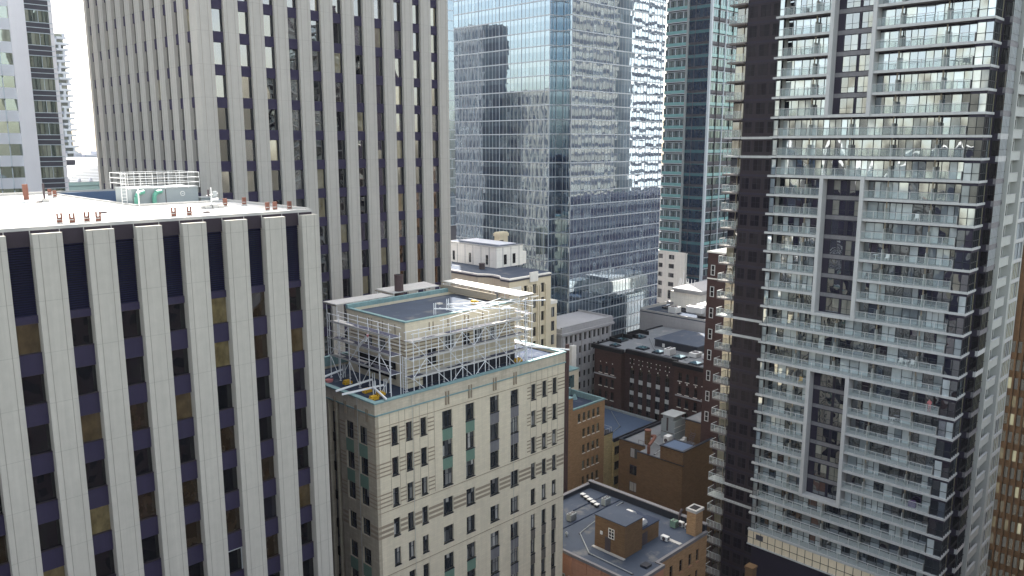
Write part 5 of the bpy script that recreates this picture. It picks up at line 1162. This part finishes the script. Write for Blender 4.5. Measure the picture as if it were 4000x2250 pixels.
# ================================================================ left background
Kb = thing('glass_and_white_tower', 'office tower with a broad white pier and beige glass bands, top left', 'building', (30, 172, GZ)); KY = 165.0
b = MB('far_grey'); b.box(10, 48, KY + .3, 185, GZ, 70, 'far_grey'); b.build('wall', Kb); MB('white_pier').box(41.2, 43.7, KY - .5, KY + .6, GZ, 70).build('pier', Kb)
wn_ = []
for k in range(-6, 12):
    z = 21.2 - 3.92 * k
    b = MB('glass_green'); 
    for i in range(6): a = 43.75 + .7 * i; b.py(KY, a, a + .7, z - .1, z + 2.0, 'glass_green'); b.box(a - .03, a + .03, KY - .05, KY - .002, z - .1, z + 2.0, 'mullion' if i % 3 else 'column_pale')
    b.box(43.7, 48, KY - .06, KY + .2, z - 1.92, z - .1, 'dark_band')
    for q in (z - 1.92, z - 1.0, z - .12): b.box(43.7, 48.05, KY - .16, KY + .1, q, q + .12, 'column_pale')
    wn_.append(b)
    b = MB('glass_green')
    for i in range(12): a = 41.2 - 1.9 * (i + 1); b.py(KY, a, a + 1.9, z + .2, z + 2.2, 'glass_green'); b.box(a - .07, a + .07, KY - .1, KY - .002, z - 2, z + 2.2, 'column_pale')
    b.box(10, 41.2, KY - .04, KY + .2, z - 1.72, z + .2, 'far_white'); wn_.append(b)
parts(Kb, 'window_ribbon', wn_); MB('white_pier').box(47.6, 48.2, KY - .1, KY + 20, GZ, 70).build('corner_pier', Kb)
fc = thing('far_condo_tower', 'distant hazy condo tower with zigzag white balcony bands', 'building', (112, 388, GZ))
MB('far_grey').box(100, 114.4, 380.5, 396, GZ, 45).build('wall', fc); bz = []
for k in range(-1, 22):
    z = 40.5 - 2.35 * k; x0 = 110.6 + (k * 37 % 5) * .35; b = MB('far_white'); b.box(x0, 116.2 - (k % 3) * .5, 379.0, 380.4, z, z + .9); b.box(x0 + (k % 4) * .8, x0 + (k % 4) * .8 + .8, 379.1, 380.45, z + .9, z + 2.35); b.box(114.4, 116 - (k % 4) * .4, 380.45, 390, z, z + .5, 'far_grey'); b.py(380.44, 108, 114.3, z + .95, z + 2.2, 'glass_green'); bz.append(b)
for q in bz: q.build('balcony_band', fc)
rf = thing('white_roofed_building', 'wide white ribbed sloping roof over a mint green fascia between the towers', 'building', (70, 240, GZ))
MB('mint_fascia').box(55, 85, 230, 262, GZ, -11).build('wall', rf)
b = MB('rib_roof'); n0 = len(b.v); b.v += [(55, 229.8, -10.0), (85, 229.8, -10.0), (85, 262, -4.2), (55, 262, -4.2), (55, 229.8, -10.9), (85, 229.8, -10.9), (85, 262, -10.9), (55, 262, -10.9)]
for q in ((0, 1, 2, 3), (5, 4, 7, 6)): b.face([n0 + i for i in q])
b.cur('mint_fascia')
for q in ((4, 5, 1, 0), (5, 6, 2, 1), (6, 7, 3, 2), (7, 4, 0, 3)): b.face([n0 + i for i in q])
b.build('roof', rf)
window('y', 229.9, 71.3, 76, -13.6, -12.2, 'glass_teal', 'mullion_pale', 5, 1, .1, .06).build('window', rf)
for x in (67.4, 70.2, 73.0): MB('far_white').tube((x, 231, -10), (x, 231, -9.1), .5, 10, r2=.3).build('roof_vent', rf)
b = MB('dark_steel'); b.tube((71.2, 250, -6.4), (71.6, 250, -4.2), .5, 10, 'furniture_dark'); b.box(72.3, 76, 252, 256, -6.0, -4.6, 'dark_band'); b.build('skylight', rf)
random.seed(3)
for i, (x, wd, h, l) in enumerate(((262, 8, 3, 'far hazy low block left of the skyline gap'), (272, 6, 6, 'far hazy block in the middle of the skyline gap'), (281, 12, 4, 'far hazy block right of the middle one in the skyline gap'), (296, 9, 7, 'far hazy block against the tower edge in the skyline gap'))):
    t = thing('far_building', l, 'building', (x, 900, GZ), 'far hazy skyline blocks'); b = MB('far_grey'); b.box(x, x + wd, 900, 930, GZ, -15 + h); b.build('wall', t)
    b = MB('far_white')
    for q in range(4): b.box(x + .5, x + wd - .5, 899.8, 899.99, -14 + h - q * 3.2 - 2, -14 + h - q * 3.2 - 3)
    b.build('window_band', t)

# ================================================================ right edge
Br = thing('bronze_ribbed_building', 'warm bronze ribbed office block at the lower right edge', 'building', (170, 24, GZ))
MB('bronze').box(150, 200, 12, 34.2, GZ, -12).build('wall', Br); rb = []
for i in range(22):
    y = 34.2 - i * .95; b = MB('bronze'); b.box(149.6, 150, y - .3, y, GZ, -12)
    for k in range(20): z = -34 - 3.1 * k; b.px(149.94, y - .9, y - .3, z, z + 1.9, 'glass_cream_side' if (i * 7 + k * 3) % 13 == 0 else 'glass_front')
    rb.append(b)
for i in range(14):
    x = 150.6 + i * 1.6; b = MB('bronze'); b.box(x, x + .4, 34.21, 34.5, GZ, -12); rb.append(b)
parts(Br, 'rib', rb)
bb = thing('dark_brick_building', 'dark brown brick wall seen in the gap right of the condo', 'building', (240, 50, GZ))
MB('brown_glow_brick').box(215, 260, 36, 62, GZ, -26).build('wall', bb); b = MB('cream_stone'); b.box(214.7, 260, 35.8, 62.2, -25.99, -25.2, 'grey_stone'); b.box(214.8, 214.99, 36, 62, -37, -36.3, 'grey_stone'); b.box(215, 260, 36, 62, -25.19, -25.1, 'roof_white'); b.build('coping', bb)
b = MB('far_white')
for i in range(5): b.box(217 + i * 2, 219 + i * 2, 46 + i * .8, 50 + i * .8, -25.1, -22.5)
b.path([(216.5, 50, -25), (216.5, 50, -21), (216.5, 52.5, -21), (216.5, 52.5, -25)], .12, 6, 'far_white'); tag(b.build('rooftop_plant'), 'white rooftop machinery on the brown brick building right of the condo', 'rooftop plant')
# buildings standing outside the view, seen as reflections in the glass
def slab_tower(name, l, x0, x1, y0, y1, top, mat, fy=None, fx=None, pit=3.9, dark='dark_band'):
    t = thing(name, l, 'building', ((x0 + x1) / 2, (y0 + y1) / 2, GZ)); MB(mat).box(x0, x1, y0, y1, GZ, top).build('wall', t); items = []
    z = top - 2
    while z > GZ + 8:
        b = MB('glass_teal')
        if fy: b.box(x0 + 1, x1 - 1, y1, y1 + .06, z - 1.5, z, dark)
        if fx:
            y = y0 + .8
            while y < y1 - 1.2: b.box(x1, x1 + .06, y, y + .9, z - 3.2, z, 'dark_band'); y += 2.2
        items.append(b); z -= pit
    for q in items: q.build('window_band', t)
slab_tower('white_banded_tower', 'white tower with dark window bands mirrored in the glass tower', 297, 345, 38, 60, 95, 'white_facade', fy=1)
slab_tower('grey_banded_tower', 'grey banded tower mirrored faintly in the glass tower', 254, 292, 36, 56, 80, 'beige_facade', fy=1, pit=3.9)
slab_tower('beige_pier_tower', 'beige stone tower mirrored as wavy piers in the glass tower', 80, 90, 205, 233, 20, 'beige_facade', fx=1, pit=3.9)
slab_tower('unfinished_tower', 'concrete tower under construction mirrored in the glass tower', 86, 100, 234, 256, 45, 'grey_panel', fx=1, pit=4.2)

slab_tower('low_navy_block', 'dark navy block mirrored along the foot of the glass tower', 215, 345, 64, 84, -21, 'condo_dark', fy=1, pit=3.8, dark='dark_band')
def unseen_block(name, l, x0, x1, y0, y1, top, mat, win, pit=3.9, bay=3.2):  # unseen blocks added to cut skylight in the canyons and darken reflections
    t = thing(name, l, 'building', ((x0 + x1) / 2, (y0 + y1) / 2, GZ)); MB(mat).box(x0, x1, y0, y1, GZ, top).build('wall', t); MB('roof_mid').box(x0 + .4, x1 - .4, y0 + .4, y1 - .4, top, top + .3).build('roof', t)
    z = top - 3.2
    while z > GZ + 3:
        b = MB(win); x = x0 + 1
        while x < x1 - bay: b.box(x, x + bay * .6, y1, y1 + .05, z, z + 2.1, win); x += bay
        y = y0 + 1
        while y < y1 - bay: b.box(x1, x1 + .05, y, y + bay * .6, z, z + 2.1, win); y += bay
        b.build('window_band', t); z -= pit
unseen_block('unseen_brown_block', 'unseen brown brick block behind the viewpoint, added to cut skylight', -12, 26, -62, -22, -34, 'condo_brown', 'glass_black')
unseen_block('unseen_bronze_block', 'unseen bronze glass block behind the viewpoint, added to cut skylight', 34, 74, -70, -20, -16, 'condo_brown', 'glass_black')
unseen_block('unseen_dark_brick_block', 'unseen dark brick block below the condo, added to cut skylight', 80, 128, -60, -12, -34, 'dark_red_brick', 'glass_condo_dark')
unseen_block('unseen_tan_block', 'unseen tan stone block at the far right, added to cut skylight', 136, 190, -50, -10, -20, 'divider_tan', 'glass_black')
unseen_block('unseen_low_brick_block', 'unseen low brick block between the viewpoint and the office block, added to cut skylight', -60, -26, 10, 60, -30, 'dark_red_brick', 'glass_black')
unseen_block('unseen_charcoal_block', 'unseen charcoal tower left of the viewpoint, added to cut skylight', -110, -66, 0, 60, -14, 'condo_brown', 'glass_condo_dark')
unseen_block('unseen_umber_block', 'unseen umber tower behind and left of the viewpoint, added to cut skylight', -70, -20, -70, -24, -8, 'condo_brown', 'glass_black')

# ================================================================ haze
hz = MB('asphalt'); hz.box(-40, 1000, -40, 1000, GZ - 1, 112); ho = hz.build('haze'); ho['kind'] = 'stuff'
hm = bpy.data.materials.new('haze'); hm.use_nodes = True; t_ = hm.node_tree; t_.nodes.clear(); oo = t_.nodes.new('ShaderNodeOutputMaterial'); pv = t_.nodes.new('ShaderNodeVolumePrincipled')
pv.inputs['Color'].default_value = (.92, .94, 1, 1); pv.inputs['Density'].default_value = .00004; pv.inputs['Anisotropy'].default_value = .3; t_.links.new(pv.outputs[0], oo.inputs['Volume']); ho.data.materials.clear(); ho.data.materials.append(hm)
